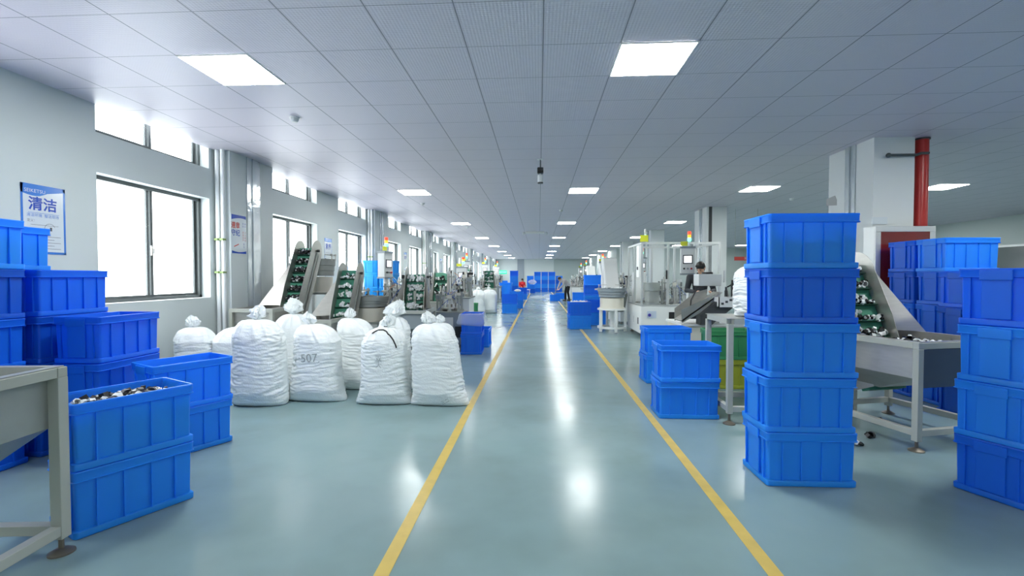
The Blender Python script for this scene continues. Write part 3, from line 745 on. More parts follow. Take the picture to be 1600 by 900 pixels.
# ------------------------------------------------------------------ operator panels with stack lights
M_LR = mat('red lamp lens', (.6, .02, .01), .3, emit=(1, .05, .02), es=.9)
M_LA = mat('amber lamp lens', (.8, .30, .02), .3, emit=(1, .4, .03), es=.7)
M_LG = mat('green lamp lens', (.05, .6, .4), .3, emit=(.1, 1, .65), es=2.2)
M_SCR = mat('grey lit screen', (.3, .32, .33), .2, emit=(.85, .9, .95), es=.55)
M_TAG = mat('yellow hanging tag', (.70, .72, .04), .5)
def make_hmi():
    r = empty('control_panel', cat='control panel')
    MB().box(-.14, -.08, 1.46, .14, .09, 1.98).build('enclosure', M_LGREY, r, bevel=.008)
    MB().box(-.15, -.09, 1.975, .15, .10, 2.02).build('end_cap', M_GREYP, r)
    MB().box(-.15, -.09, 1.43, .15, .10, 1.465).build('end_cap', M_GREYP, r)
    s = MB().box(-.095, -.09, 1.66, .095, -.08, 1.84).build('screen_bezel', M_DARK, r)
    MB().box(-.075, -.093, 1.68, .075, -.09, 1.82).build('screen', M_SCR, s)
    for k, m in enumerate((M_BLACK, M_GREYP, M_RED)):
        MB().tube([(-.07 + .07 * k, -.08, 1.56), (-.07 + .07 * k, -.105, 1.56)], .02, 12).build('push_button', m, r, smooth=True)
    MB().tube([(.03, .02, .0), (.03, .02, 1.44)], .045, 16).lathe([(.13, 0), (.13, .015), (.05, .03)], (.03, .02, 0), 20).build('post', M_WHITE, r, smooth=True)
    st = MB().tube([(.03, 0, 2.02), (.03, 0, 2.13)], .018, 12).build('stack_light', M_LGREY, r, smooth=True)
    for k, m in enumerate((M_LG, M_LA, M_LR)):
        MB().lathe([(.036, 2.13 + .065 * k), (.036, 2.19 + .065 * k), (.03, 2.194 + .065 * k)], (.03, 0, 0), 16).build('lens', m, st, smooth=True)
    MB().box(-.14, -.04, 2.03, -.005, -.035, 2.12).tube([(-.01, -.037, 2.02), (-.01, -.037, 2.10)], .004, 6).build('yellow_tag', M_TAG, r)
    return r
def hmi(x, y, rz, label, group=None):
    c = once('hmi', make_hmi); c.location = (x, y, 0); c.rotation_euler = (0, 0, rz); c['label'] = label; c['category'] = 'control panel'
    if group: c['group'] = group
    return c
hmi(3.06, 9.9, R(-14), 'grey control panel with lit stack light in front of the glazed machine', 'control panels with stack lights')
hmi(-3.16, 9.55, R(72), 'control panel with stack light beside the sky blue crates', 'control panels with stack lights').scale = (1, 1, .95)
o = hmi(-2.02, 12.3, R(0), 'control panel with small stack light past the wide belt', 'control panels with stack lights'); o.scale = (1, 1, .82)
hm_far = [(-2.9, 18.6), (-2.7, 23.4), (-2.6, 29.0), (3.3, 15.4), (2.6, 19.6), (3.1, 22.6), (2.7, 27.4), (2.9, 33.0)]
hl = ['near the upright sacks on the window side', 'past the steep belt on the window side', 'far along the window side', 'just beyond the glazed machine', 'behind the four high stack on the right', 'fourth along the right-hand machines', 'beyond the bending worker on the right', 'farthest along the right side']
for (x, y_), l in zip(hm_far, hl): hmi(x, y_, R(10), 'small distant control panel with stack light ' + l, 'control panels with stack lights')

# ------------------------------------------------------------------ clutter of pneumatic assembly machines
def make_station(seed, w=.8, d=.7, zt=.85, body=M_LGREY, tall=.45, dens=10, disc=True):
    rg = random.Random(seed); r = empty('assembly_machine', cat='machine')
    MB().box(-w/2 + .03, -d/2 + .03, .06, w/2 - .03, d/2 - .03, zt - .03).build('cabinet', body, r, bevel=.006)
    for sx in (-1, 1):
        for sy in (-1, 1):
            MB().lathe([(.04, 0), (.04, .012), (.015, .02), (.015, .07)], (sx*(w/2 - .08), sy*(d/2 - .08), 0), 14).build('levelling_foot', M_BRONZE, r, smooth=True)
    MB().box(-w/2, -d/2, zt - .03, w/2, d/2, zt).build('table_top', M_STEEL2, r, bevel=.003)
    MB().box(-w/2 + .08, -d/2 + .024, .14, w*.1, -d/2 + .03, zt - .12).build('door', M_WHITE, r)
    MB().box(w*.16, -d/2 + .024, .2, w/2 - .06, -d/2 + .03, zt - .3).build('vent_opening', M_BLACK, r)
    if disc:
        tb = MB().lathe([(.24, zt + .03), (.24, zt + .055), (.06, zt + .06), (.06, zt + .12)], (0, 0, 0), 32).build('turntable', M_STEEL, r, smooth=True)
        for k in range(8):
            a = 2 * PI * k / 8
            MB().cbox((.2 * math.cos(a), .2 * math.sin(a), zt + .075), (.04, .04, .04)).build('fixture', M_ALU, tb)
    for k in range(dens):
        a = 2 * PI * k / dens + rg.uniform(-.2, .2); rad = rg.uniform(.24, .32)
        x, y_ = max(-w/2 + .06, min(w/2 - .06, rad * 1.25 * math.cos(a))), max(-d/2 + .06, min(d/2 - .06, rad * math.sin(a))); hh = rg.uniform(.4, 1.0) * tall
        st = MB().box(x - .02, y_ - .015, zt, x + .02, y_ + .015, zt + hh).cbox((x, y_, zt + .01), (.08, .06, .02)).build('support_post', rg.choice([M_ALU, M_STEEL, M_STEEL2]), r)
        ax, ay = x * .72, y_ * .72
        MB().cbox(((x + ax) / 2, (y_ + ay) / 2, zt + hh * .85), (.06 + abs(x - ax), .05 + abs(y_ - ay), .03)).build('arm', M_STEEL2, st)
        MB().tube([(ax, ay, zt + hh * .55), (ax, ay, zt + hh * 1.1)], .022, 12).tube([(ax, ay, zt + hh * .35), (ax, ay, zt + hh * .55)], .008, 8).build('air_cylinder', rg.choice([M_ALU, M_DARK, M_BLACK, M_STEEL]), st, smooth=True)
        if rg.random() < .8:
            p0 = Vector((ax, ay, zt + hh * 1.05)); p1 = Vector((rg.uniform(-.9, .9) * w / 2, rg.uniform(-.8, .8) * d / 2, zt + .02))
            mid = (p0 + p1) / 2 + Vector((rg.uniform(-.08, .08), rg.uniform(-.08, .08), .16))
            pp = [p0 * (1 - t) ** 2 + mid * 2 * t * (1 - t) + p1 * t * t for t in [q / 9 for q in range(10)]]
            MB().tube(pp, .005, 6).build('air_hose', rg.choice([M_BLACK, M_TUBE, M_BLACK, M_FRAME, M_ORANGE]), st, smooth=True)
        if rg.random() < .45:
            MB().cbox((x, y_, zt + hh + .02), (rg.uniform(.05, .12), rg.uniform(.04, .08), rg.uniform(.04, .08))).build('valve_block', rg.choice([M_ALU, M_BLACK, M_CREAM, M_GREYP]), st)
    return r
def station(seed, x, y, rz, label, group=None, **kw):
    s = make_station(seed, **kw); s.location = (x, y, 0); s.rotation_euler = (0, 0, rz); s['label'] = label
    if group: s['group'] = group
    return s
station(1, -2.62, 8.95, R(8), 'assembly machine with upright cylinders behind the low bowl feeder', w=.9, d=.8, zt=.88, tall=.5, dens=14)
station(2, -3.75, 9.3, R(-5), 'assembly machine by the second window behind the raised bowl', w=.9, d=.8, zt=.86, tall=.4, dens=9)
station(3, -1.80, 9.40, R(12), 'grey assembly machine behind the wide belt next to the aisle', w=.6, d=.7, zt=.72, tall=.45, dens=12, body=M_GREYP)
station(4, -1.78, 10.5, R(0), 'assembly machine between the fourth hopper and the aisle', w=.6, d=.8, zt=.95, tall=.55, dens=12)
st_far = {}
def far_station(i, x, y_, label, group):
    k = i % 3
    if k not in st_far: s = make_station(40 + k, w=.9, d=.9, zt=.86, tall=.62, dens=10, body=[M_LGREY, M_WHITE, M_GREYP][k]); st_far[k] = s
    else: s = copy_tree(st_far[k])
    s.location = (x, y_, 0); s.rotation_euler = (0, 0, R(17 * i)); s['label'] = label; s['group'] = group
hops = []
fl = [(-3.4, 11.4, 'on the window side behind the fourth hopper'), (-3.2, 14.2, 'at the fourth window'), (-3.7, 16.4, 'at the fifth window'), (-2.9, 22.0, 'past the steep white belt'),
      (-3.6, 24.5, 'on the window side at mid room'), (-2.6, 26.6, 'left of the aisle at mid room'), (-3.4, 29.6, 'far on the window side'), (-2.8, 32.0, 'near the far tub stacks'), (-3.2, 37.5, 'near the left end of the far wall')]
for i, (x, y_, l) in enumerate(fl): far_station(i, x, y_, 'grey assembly machine with upright cylinders ' + l, 'assembly machines on the window side')
fr_ = [(2.7, 14.6, 'just past the glazed machine'), (2.9, 17.4, 'beside the four high crate stack'), (2.5, 21.4, 'past the four high crate stack'), (2.3, 25.6, 'just before the bending worker'),
       (3.2, 24.0, 'right of the bending worker row'), (2.2, 28.6, 'beside the bending worker'), (3.1, 31.0, 'beyond the bending worker'), (2.8, 35.5, 'near the right end of the far wall')]
for i, (x, y_, l) in enumerate(fr_): far_station(i + 1, x, y_, 'grey assembly machine with upright cylinders ' + l, 'assembly machines right of the aisle')

# ------------------------------------------------------------------ feeder copies further down the hall
def incl_cover(x, y, rz, label, group=None):
    r = empty('inclined_conveyor', (x, y, 0), rz, label, 'conveyor', group)
    a = [(-.18, .45), (-.05, .45), (.40, 1.86), (.33, 1.93), (.20, 1.90)]
    MB().prism(a, -.20, .20, lambda p, q, h: (h, p, q)).build('housing', M_WHITE, r, bevel=.02)
    MB().box(-.17, .0, 0, -.12, .06, .6).box(.12, 0, 0, .17, .06, .6).build('stand', M_WHITE, r)
    MB().prism([(-.55, .95), (-.12, .78), (-.12, .45), (-.3, .45)], -.22, .22, lambda p, q, h: (h, p, q)).build('infeed_bin', M_STEEL2, r)
    return r
incl_cover(2.02, 13.05, R(12), 'white inclined conveyor housing rising behind the bowl on the white stand')
incl_cover(2.7, 18.9, R(15), 'distant white inclined conveyor housing behind the four high stack')
incl_cover(2.6, 23.0, R(15), 'distant white inclined conveyor housing near the bending worker')
incl_cover(-3.3, 21.0, R(-15), 'distant pale inclined conveyor housing on the window side')

# ------------------------------------------------------------------ glazed machine cell
def glazed_cell(x, y, w, d, zc, zt):
    r = empty('glazed_machine', (x, y, 0), 0, 'large white-based machine inside a clear panelled aluminium enclosure', 'machine')
    MB().box(0, 0, .10, w, d, zc).build('base_cabinet', M_WHITE, r, bevel=.01)
    for px in (.1, w/2, w - .1):
        for py in (.1, d - .1):
            MB().lathe([(.05, 0), (.05, .012), (.018, .03), (.018, .10)], (px, py, 0), 16).build('levelling_foot', M_BRONZE, r, smooth=True)
    MB().box(.62, -.004, .38, 1.0, 0, .60).build('vent_opening', M_BLACK, r)
    pl = MB().box(.14, -.006, .46, .34, 0, .62).build('rating_plate', mat('pale blue plate', (.55, .62, .75), .4), r)
    MB().lathe([(.035, 0), (.035, .003)], n=20).build('plate_emblem', mat('violet blue emblem', (.05, .04, .35), .4), pl).matrix_local = Matrix.Translation((.19, -.007, .53)) @ Matrix.Rotation(R(90), 4, 'X')
    for k in range(3):
        MB().box(-.004, .25 + k * .5, .30, 0, .36 + k * .5, .45).build('side_socket', M_LGREY if k else M_DARK, r)
    e = .045
    def post(px, py): MB().box(px, py, zc, px + e, py + e, zt).build('corner_post', M_ALU, r)
    xs = [0, w * .33, w * .66, w - e]; ys = [0, d/2, d - e]
    for px in xs: post(px, 0); post(px, d - e)
    post(0, d/2); post(w - e, d/2)
    for z in (zc, zt - e):
        rb = MB()
        rb.box(0, .001, z, w, e - .001, z + e).box(0, d - e + .001, z, w, d - .001, z + e).box(.001, e, z, e - .001, d - e, z + e).box(w - e + .001, e, z, w - .001, d - e, z + e)
        rb.build('frame_rail', M_ALU, r)
    for i in range(3):
        MB().box(xs[i] + e, e * .4, zc + e, xs[i+1], e * .6, zt - e).build('clear_panel', M_GLASS, r)
        MB().box(xs[i] + e, d - e * .6, zc + e, xs[i+1], d - e * .4, zt - e).build('clear_panel', M_GLASS, r)
    for i in range(2):
        for px in (e * .5, w - e * .5): MB().box(px - .003, ys[i] + e, zc + e, px + .003, ys[i+1], zt - e).build('clear_panel', M_GLASS, r)
    MB().box(0.0, 0, zt, w, d, zt + .006).build('roof_panel', M_GLASS, r)
    MB().box(w * .33 - .035, -.03, zc + .62, w * .33 - .005, 0, zc + .82).build('door_handle', M_BLACK, r)
    # sensor box hung on the near corner
    hb = MB().box(-.06, -.02, 1.38, -.002, .24, 2.10).build('switch_box', M_WHITE, r, bevel=.01)
    MB().box(-.064, .03, 1.55, -.06, .18, 1.62).build('switch_row', M_DARK, hb)
    return r
glazed_cell(2.30, 10.75, 1.75, 1.6, .72, 2.17)
rg = random.Random(77)
s = make_station(21, w=1.5, d=1.3, zt=.74, tall=.6, dens=16); s.location = (3.17, 11.6, .0)
s['label'] = 'turntable assembly unit with cylinders inside the clear panelled enclosure'
for ch in list(s.children):
    if ch.name.startswith(('cabinet', 'door', 'vent', 'levelling')): bpy.data.objects.remove(ch)
s.location.z = .01
sp = MB().lathe([(.2, 0), (.2, .02), (.16, .03), (.16, .3), (.19, .31), (.19, .5)], (0, 0, 0), 30).build('bowl_feeder', M_STEEL2, None, smooth=True); sp.location = (2.62, 11.1, .76)
tag(sp, 'small steel bowl inside the near corner of the clear enclosure', 'bowl feeder')
hp = MB().box(-.16, -.12, 0, .16, .12, .75).build('white_guard_column', M_WHITE, None, bevel=.02); hp.location = (2.54, 12.12, .76)
tag(hp, 'white sheet metal column inside the clear enclosure', 'machine guard')
st2 = empty('stack_light', (2.42, 10.9, 2.176), 0, 'stack light on the roof corner of the clear enclosure', 'stack light')
MB().tube([(0, 0, 0), (0, 0, .10)], .012, 10).build('stem', M_LGREY, st2)
for k, m in enumerate((M_LG, M_LGREY, M_LGREY)):
    MB().lathe([(.025, .10 + .07 * k), (.025, .165 + .07 * k)], n=14).build('lens', m, st2, smooth=True)
o = MB().box(-.09, 0, 0, .09, .004, .15).build('yellow_tag', M_TAG); o.location = (2.36, 10.75, 2.18); tag(o, 'yellow card on top of the clear enclosure corner', 'tag')

# sorting machine with steel chutes right of the aisle
def chute_machine(x, y):
    r = empty('sorting_machine', (x, y, 0), 0, 'sorting machine with slanted steel chute and dark square duct past the tall stack', 'machine')
    MB().box(0, .1, .06, 1.35, 1.0, .56).build('base_cabinet', M_CREAM, r, bevel=.01)
    for px in (.1, 1.25):
        for py in (.2, .9): MB().lathe([(.05, 0), (.05, .012), (.018, .03), (.018, .06)], (px, py, 0), 16).build('levelling_foot', M_BRONZE, r, smooth=True)
    MB().box(-.02, .06, .56, 1.38, 1.04, .60).build('table_top', M_WHITE, r, bevel=.004)
    MB().prism([(-.02, .62), (.50, .92), (.52, 1.10), (-.04, .84)], .02, .026, lambda a, b, h: (a, h, b)).build('chute_side', M_STEEL2, r)
    MB().prism([(-.04, .66), (.62, 1.14), (.64, 1.13), (-.02, .64)], .02, .40, lambda a, b, h: (a, h, b)).prism([(-.04, .62), (.50, .92), (.52, 1.18), (.3, 1.12), (-.04, .84)], .40, .406, lambda a, b, h: (a, h, b)).build('chute_tray', M_STEEL, r)
    for k in range(2):
        MB().prism([(.24 + k*.0, .60), (.42, .60), (.75, .88), (.75, 1.02), (.50, .98), (.24, .76)], -.10 , -.095 + .0, lambda a, b, h: (a, h + k * .22, b)).build('duct_side', M_DARK, r)
    MB().prism([(.24, .755), (.50, .975), (.50, .985), (.24, .765)], -.10, .12, lambda a, b, h: (a, h, b)).prism([(.24, .60), (.245, .60), (.245, .76), (.24, .76)], -.1, .12, lambda a, b, h: (a, h, b)).build('duct_cover', M_DARK, r)
    tr = MB().box(.50, -.18, .90, 1.15, -.165, 1.06).box(.50, -.165, .90, 1.15, .10, .915).box(.5, .10, .9, 1.15, .115, 1.06).box(.5, -.18, .9, .515, .115, 1.06).build('parts_tray', M_WHITE, r)
    for k in range(9):
        MB().box(.54 + .065 * k, -.184, .94 + .03 * (k % 3), .58 + .065 * k, -.18, .975 + .03 * (k % 3)).build('slot', M_DARK, tr)
    MB().box(.9, -.1, .60, .96, .0, .90).box(.6, .2, .6, .66, .26, 1.1).box(1.1, .0, .6, 1.25, .12, .86).build('bracket', M_LGREY, r)
    MB().box(.28, .12, 1.24, .66, .40, 1.44).build('head_block', M_LGREY, r, bevel=.01)
    MB().lathe([(.09, 1.37), (.09, 1.405)], (.47, .27, .07), 24).build('head_cap', M_BLACK, r, smooth=True)
    MB().tube([(.45, .2, 1.36), (.45, .2, 1.50)], .014, 8).tube([(.73, .2, 1.3), (.73, .2, 1.50)], .018, 8).build('guide_pin', M_LGREY, r, smooth=True)
    pts = [(.78, .2, 1.22), (.95, .1, 1.33), (1.12, .05, 1.28), (1.2, .05, 1.1), (1.18, .05, .95)]
    MB().tube(pts, .012, 8).tube([(.36, .15, 1.25), (.22, .1, 1.15), (.14, .08, 1.0), (.12, .05, .86)], .012, 8).build('black_hose', M_BLACK, r, smooth=True)
    rg = random.Random(8)
    for k in range(10):
        px = .80 + rg.uniform(0, .42); py = rg.uniform(0, .5); hh = rg.uniform(.08, .28)
        MB().box(px - .02, py - .02, 1.0, px + .02, py + .02, 1.0 + hh).tube([(px, py, 1.0 + hh), (px, py, 1.0 + hh + .06)], .018, 8).build('air_cylinder', rg.choice([M_ALU, M_BLACK, M_STEEL, M_DARK]), r)
    MB().box(.70, -.05, .99, 1.30, .6, 1.005).build('upper_plate', M_STEEL2, r)
    return r
cm = chute_machine(2.42, 8.0)

# leg frame table and its white sack, behind the tall stack
def leg_table(x, y, w, d, zt, label):
    r = empty('frame_table', (x, y, 0), 0, label, 'table')
    t = .025
    for sx in (0, 1):
        for sy in (0, 1):
            cx, cy = t + sx * (w - 2*t), t + sy * (d - 2*t)
            lg = MB().box(cx - t, cy - t, .10, cx + t, cy + t, zt - .05).build('leg', M_FRAME, r, bevel=.003)
            MB().lathe([(.055, 0), (.055, .008), (.02, .028), (.012, .03), (.012, .10)], (cx, cy, 0), 18).build('levelling_foot', M_BRONZE, lg, smooth=True)
    for nm, z in (('lower_rail', .12), ('top_rail', zt - .05)):
        MB().box(2*t, 0, z, w - 2*t, 2*t, z + .05).box(2*t, d - 2*t, z, w - 2*t, d, z + .05).box(0, 2*t, z, 2*t, d - 2*t, z + .05).box(w - 2*t, 2*t, z, w, d - 2*t, z + .05).build(nm, M_FRAME, r, bevel=.003)
    MB().box(0, 0, zt - .0, w, d, zt + .004).build('table_top', M_STEEL, r)
    return r
leg_table(1.78, 4.52, .78, .62, 1.0, 'cream-grey leg frame table standing just behind the tall crate stack')
make_sack(2.16, 4.80, 0, 'small white sack sitting on the leg frame table behind the tall stack', .42, .34, .50, 31, flare=0, topw=.95, tuft=.1, group=None, z=1.004)

# ------------------------------------------------------------------ plastic liner over the two crates left of the aisle
def liner(x, y, rz, z):
    L, W = CL + .03, CW + .03; n = 96; rings = []
    prof = [(-.01, -.002), (-.002, .004), (.002, .004), (.012, -.02), (.03, -.09), (.045, -.15), (.035, -.19), (.015, -.205)]
    for o_, dz in prof:
        base = rrect(L + 2*o_, W + 2*o_, .04, z + dz, 6); ring = []
        for i, p in enumerate(base):
            q = noise.noise(Vector((p[0] * 7, p[1] * 7, dz * 9))); amp = .05 * min(1, abs(dz) / .1)
            ring.append((p[0] * (1 + q * amp * 1.6), p[1] * (1 + q * amp * 1.6), p[2] + q * .05 * min(1, abs(dz) / .1)))
        rings.append(ring)
    m = MB(); m.loft([[(p[0] * .93, p[1] * .9, z - .03) for p in rings[0]]] + rings, True, False)
    o = m.build('plastic_liner', mat('cloudy plastic liner', (.80, .88, .95), .25, alpha=.30), None, smooth=True, angle=70); o.location = (x, y, 0); o.rotation_euler = (0, 0, rz)
    return tag(o, 'clear plastic liner folded over the rim of the blue pair left of the aisle', 'liner')
liner(-1.22, 8.62, R(92), 2 * CH + .002)
def bag_lump(x, y, z, sx, sy, sz, label, seed, m=M_FILM):
    b = MB(); rings = []
    for j in range(13):
        v = j / 12; k_ = math.sin(PI * (.04 + .94 * v)) ** .6
        rings.append([(x + sx * k_ * math.cos(a) * (1 + .3 * noise.noise(Vector((2*math.cos(a), 2*math.sin(a), seed + v*3)))), y + sy * k_ * math.sin(a), z + sz * v) for a in [2*PI*i/28 for i in range(28)]])
    b.loft(rings); return tag(b.build('plastic_bag', m, None, smooth=True, angle=70), label, 'bag')
bag_lump(-.92, 20.45, 2 * CH + .0, .15, .13, .12, 'white plastic bag on the pair past the mid aisle crates', 3, M_SACK)
bag_lump(.60, 27.6, .0, .35, .35, .40, 'crumpled clear bag on the floor left of the bending worker', 5)
bag_lump(-.1, 28.2, .0, .45, .4, .28, 'spread clear bag on the floor nearer the aisle middle', 6)
bag_lump(-.55, 39.4, 2 * CH, .35, .25, .42, 'clear bag on the short pair before the aisle end', 7)
# round blue tub beside the far stacks
t = MB().lathe([(.30, 0), (.34, .03), (.42, .62), (.45, .64), (.45, .67), (.41, .67), (.40, .63), (.33, .06)], (0, 0, 0), 36).build('round_tub', M_AZURE, None, smooth=True); t.location = (-2.12, 30.2, 0); t.scale = (1, 1, 1.5)
tag(t, 'round blue tub beside the tall far stack on the left', 'tub')

# ------------------------------------------------------------------ people
def remeshed(name, mb, m, vox, parent, smooth_it=4):
    o = mb.build(name + '_source', m)
    md = o.modifiers.new('r', 'REMESH'); md.mode = 'VOXEL'; md.voxel_size = vox
    m2 = o.modifiers.new('s', 'SMOOTH'); m2.iterations = smooth_it; m2.factor = .5
    dg = bpy.context.evaluated_depsgraph_get(); me = bpy.data.meshes.new_from_object(o.evaluated_get(dg), preserve_all_data_layers=False, depsgraph=dg)
    bpy.data.objects.remove(o); me.materials.clear(); me.materials.append(m)
    for p in me.polygons: p.use_smooth = True
    q = bpy.data.objects.new(name, me); col.objects.link(q); q.parent = parent; return q
def lim(mb, pts, rs, k=10): mb.tube(pts, rs, k); [mb.ball(p, r * .99, nu=10, nv=6) for p, r in zip(pts, rs)]
def person(x, y, rz, label, J, shirt, trousers, vox=.010, z=0, long_hair=False, shoes=M_BLACK):
    """J holds joints in metres, facing -y when rz is 0"""
    r = empty('person', (x, y, z), rz, label, 'person')
    V = {k: Vector(v) for k, v in J.items()}
    b = MB()
    lim(b, [V['pelvis'], V['waist'], V['chest'], V['neck0']], [.115, .105, .125, .07])
    for s_ in ('l', 'r'):
        lim(b, [V['chest'] * .8 + V['neck0'] * .2, V['sh' + s_]], [.09, .055])
        lim(b, [V['sh' + s_], V['el' + s_], V['wr' + s_]], [.050, .038, .026])
        h0 = V['wr' + s_]; dr = (V['wr' + s_] - V['el' + s_]).normalized()
        side = dr.cross(Vector((0, -1, 0.2))).normalized(); nn = side.cross(dr).normalized()
        pc = h0 + dr * .055
        for q in range(-1, 2): lim(b, [h0 + side * .012 * q, pc + side * .024 * q + dr * .02], [.018, .014], 8)
        for q, ln_ in zip((-1.5, -.5, .5, 1.5), (.060, .074, .070, .054)):
            f0 = h0 + dr * .08 + side * .019 * q; f1 = f0 + dr * ln_ * .5 + nn * .006; f2 = f1 + dr * ln_ * .42 + nn * .022
            lim(b, [f0, f1, f2], [.0105, .0095, .008], 7)
        t0 = h0 + dr * .02 + side * .028 * (-1 if s_ == 'l' else 1); t1 = t0 + dr * .035 + side * .028 * (-1 if s_ == 'l' else 1); lim(b, [t0, t1, t1 + dr * .028 + nn * .01], [.013, .011, .009], 7)
        lim(b, [V['pelvis'] * .7 + V['hip' + s_] * .3, V['hip' + s_], V['kn' + s_], V['an' + s_]], [.10, .088, .058, .040])
        lim(b, [V['an' + s_] + Vector((0, .03, -.03)), V['an' + s_] + V.get('fd', Vector((0, -1, 0))) * .12 + Vector((0, 0, -.045))], [.040, .033])
    hd = V['head']; hf = V.get('hf', Vector((0, -1, 0))).normalized(); hs = hf.cross(Vector((0, 0, 1))).normalized(); hu = hs.cross(hf).normalized()
    lim(b, [V['neck0'], hd - hu * .06], [.058, .055])
    def hp(a, c, e): return hd + hs * a + hf * c + hu * e
    b.ball(hp(0, -.012, .035), .092, (.86, .98, 1.0)); b.ball(hp(0, .018, -.03), .068, (.86, 1, 1.12)); b.ball(hp(0, .03, -.085), .032, (1, 1, .7))
    b.tube([hp(0, .078, .015), hp(0, .104, -.022)], [.010, .016], 8); b.ball(hp(0, .100, -.022), .015)
    b.tube([hp(-.022, .079, -.058), hp(.022, .079, -.058)], .010, 8)
    for a in (-1, 1): b.ball(hp(a * .080, -.01, 0), .024, (.5, .8, 1.2))
    remeshed('body', b, M_SKIN, vox * .8, r, 2)
    fc = MB()
    for a in (-1, 1): fc.ball(hp(a * .031, .081, .008), .011, (1.2, .7, .7)); fc.tube([hp(a * .016, .088, .032), hp(a * .048, .08, .034)], .004, 6)
    fc.build('eyes', M_BLACK, r, smooth=True)
    h = MB(); h.ball(hp(0, -.022, .048), .101, (.88, 1.0, .96), 24, 14); h.ball(hp(0, -.06, .0), .080, (.92, .7, 1.1), 20, 12)
    h.tube([hp(-.06, .055, .085), hp(.06, .06, .09)], .022, 8)
    if long_hair: lim(h, [hp(0, -.09, 0), hp(0, -.12, -.12), hp(0, -.12, -.22)], [.05, .04, .02])
    remeshed('hair', h, M_HAIR, vox, r)
    s2 = MB(); lim(s2, [V['pelvis'] + (V['waist'] - V['pelvis']) * .1, V['waist'], V['chest'], V['neck0'] - Vector((0, 0, .01))], [.14, .130, .150, .085], 14)
    for s_ in ('l', 'r'):
        lim(s2, [V['chest'] * .8 + V['neck0'] * .2, V['sh' + s_]], [.108, .072]); lim(s2, [V['hip' + s_], V['waist']], [.105, .11])
        lim(s2, [V['sh' + s_], V['el' + s_], V['wr' + s_] * .92 + V['el' + s_] * .08], [.068, .054, .042])
    remeshed('shirt', s2, shirt, vox, r)
    tr = MB(); 
    for s_ in ('l', 'r'): lim(tr, [V['pelvis'], V['hip' + s_], V['kn' + s_], V['an' + s_] + Vector((0, 0, .01))], [.115, .102, .073, .058])
    remeshed('trousers', tr, trousers, vox, r)
    for s_ in ('l', 'r'):
        sh = MB(); fd = V.get('fd', Vector((0, -1, 0)))
        lim(sh, [V['an' + s_] + Vector((0, 0, -.045)) - fd * .03, V['an' + s_] + fd * .14 + Vector((0, 0, -.052))], [.047, .040])
        remeshed('shoe', sh, shoes, vox, r)
    return r
stand = dict(pelvis=(0, 0, .93), waist=(0, -.01, 1.06), chest=(0, -.02, 1.27), neck0=(0, -.03, 1.43), head=(0, -.09, 1.555), hf=(-.55, -.9, -.6),
             shl=(.19, -.02, 1.38), ell=(.25, -.08, 1.12), wrl=(.16, -.33, 1.10), shr=(-.19, -.02, 1.38), elr=(-.25, -.08, 1.12), wrr=(-.12, -.35, 1.10),
             hipl=(.09, 0, .90), knl=(.11, -.02, .50), anl=(.12, .01, .09), hipr=(-.09, 0, .90), knr=(-.11, -.02, .50), anr=(-.12, .01, .09))
person(3.22, 9.62, R(-12), 'dark-haired person in dark top looking down at work by the control panel', stand, mat('dark work top', (.03, .035, .045), .8), mat('dark trousers', (.02, .022, .03), .8), vox=.009)
bend = dict(pelvis=(0, .12, .92), waist=(0, .02, 1.03), chest=(0, -.16, 1.14), neck0=(0, -.31, 1.23), head=(0, -.43, 1.25), hf=(0, -.75, -.75),
            shl=(.18, -.24, 1.16), ell=(.21, -.34, .90), wrl=(.12, -.50, .72), shr=(-.18, -.24, 1.16), elr=(-.21, -.34, .90), wrr=(-.12, -.50, .70),
            hipl=(.09, .12, .90), knl=(.10, .06, .49), anl=(.11, .14, .09), hipr=(-.09, .12, .90), knr=(-.11, .02, .49), anr=(-.12, .02, .09))
person(1.55, 26.9, R(-62), 'person in pale grey shirt and black trousers bending over a blue crate', bend, mat('pale grey shirt', (.50, .48, .50), .8), mat('black trousers', (.008, .008, .01), .8), vox=.013)
sit = dict(pelvis=(0, .06, .50), waist=(0, .03, .62), chest=(0, -.03, .83), neck0=(0, -.05, .98), head=(0, -.10, 1.11), hf=(0, -1, -.5),
           shl=(.18, -.03, .93), ell=(.23, -.12, .70), wrl=(.12, -.35, .62), shr=(-.18, -.03, .93), elr=(-.23, -.12, .70), wrr=(-.12, -.35, .62),
           hipl=(.09, .02, .50), knl=(.13, -.40, .50), anl=(.13, -.38, .09), hipr=(-.09, .02, .50), knr=(-.13, -.40, .50), anr=(-.13, -.38, .09))
person(-1.28, 36.0, R(10), 'seated person in a bright red top beside the aisle far away', sit, mat('red knit top', (.62, .02, .03), .8), mat('dark navy trousers', (.01, .012, .03), .8), vox=.014)
person(-1.85, 37.2, R(-40), 'person in dark top behind the red-topped person', sit, mat('charcoal top', (.06, .07, .09), .8), mat('black trousers', (.008, .008, .01), .8), vox=.014)
for x, y_, l in ((-1.28, 36.07, 'low white stool under the red-topped person'), (-1.85, 37.25, 'low white stool under the dark-topped person')):
    st = empty('stool', (x, y_, 0), 0, l, 'stool', 'workers\u2019 stools')
    MB().box(-.15, -.15, .35, .15, .15, .40).build('seat', M_WHITE, st, bevel=.01)
    for sx in (-1, 1):
        for sy in (-1, 1): MB().box(sx*.12 - .02, sy*.12 - .02, 0, sx*.12 + .02, sy*.12 + .02, .35).build('leg', M_WHITE, st)
tb = empty('parts_tray_table', (-1.1, 35.1, 0), 0, 'low white sorting tray in front of the red-topped person', 'table')
MB().box(-.45, -.25, .40, .45, .25, .44).build('table_top', M_WHITE, tb)
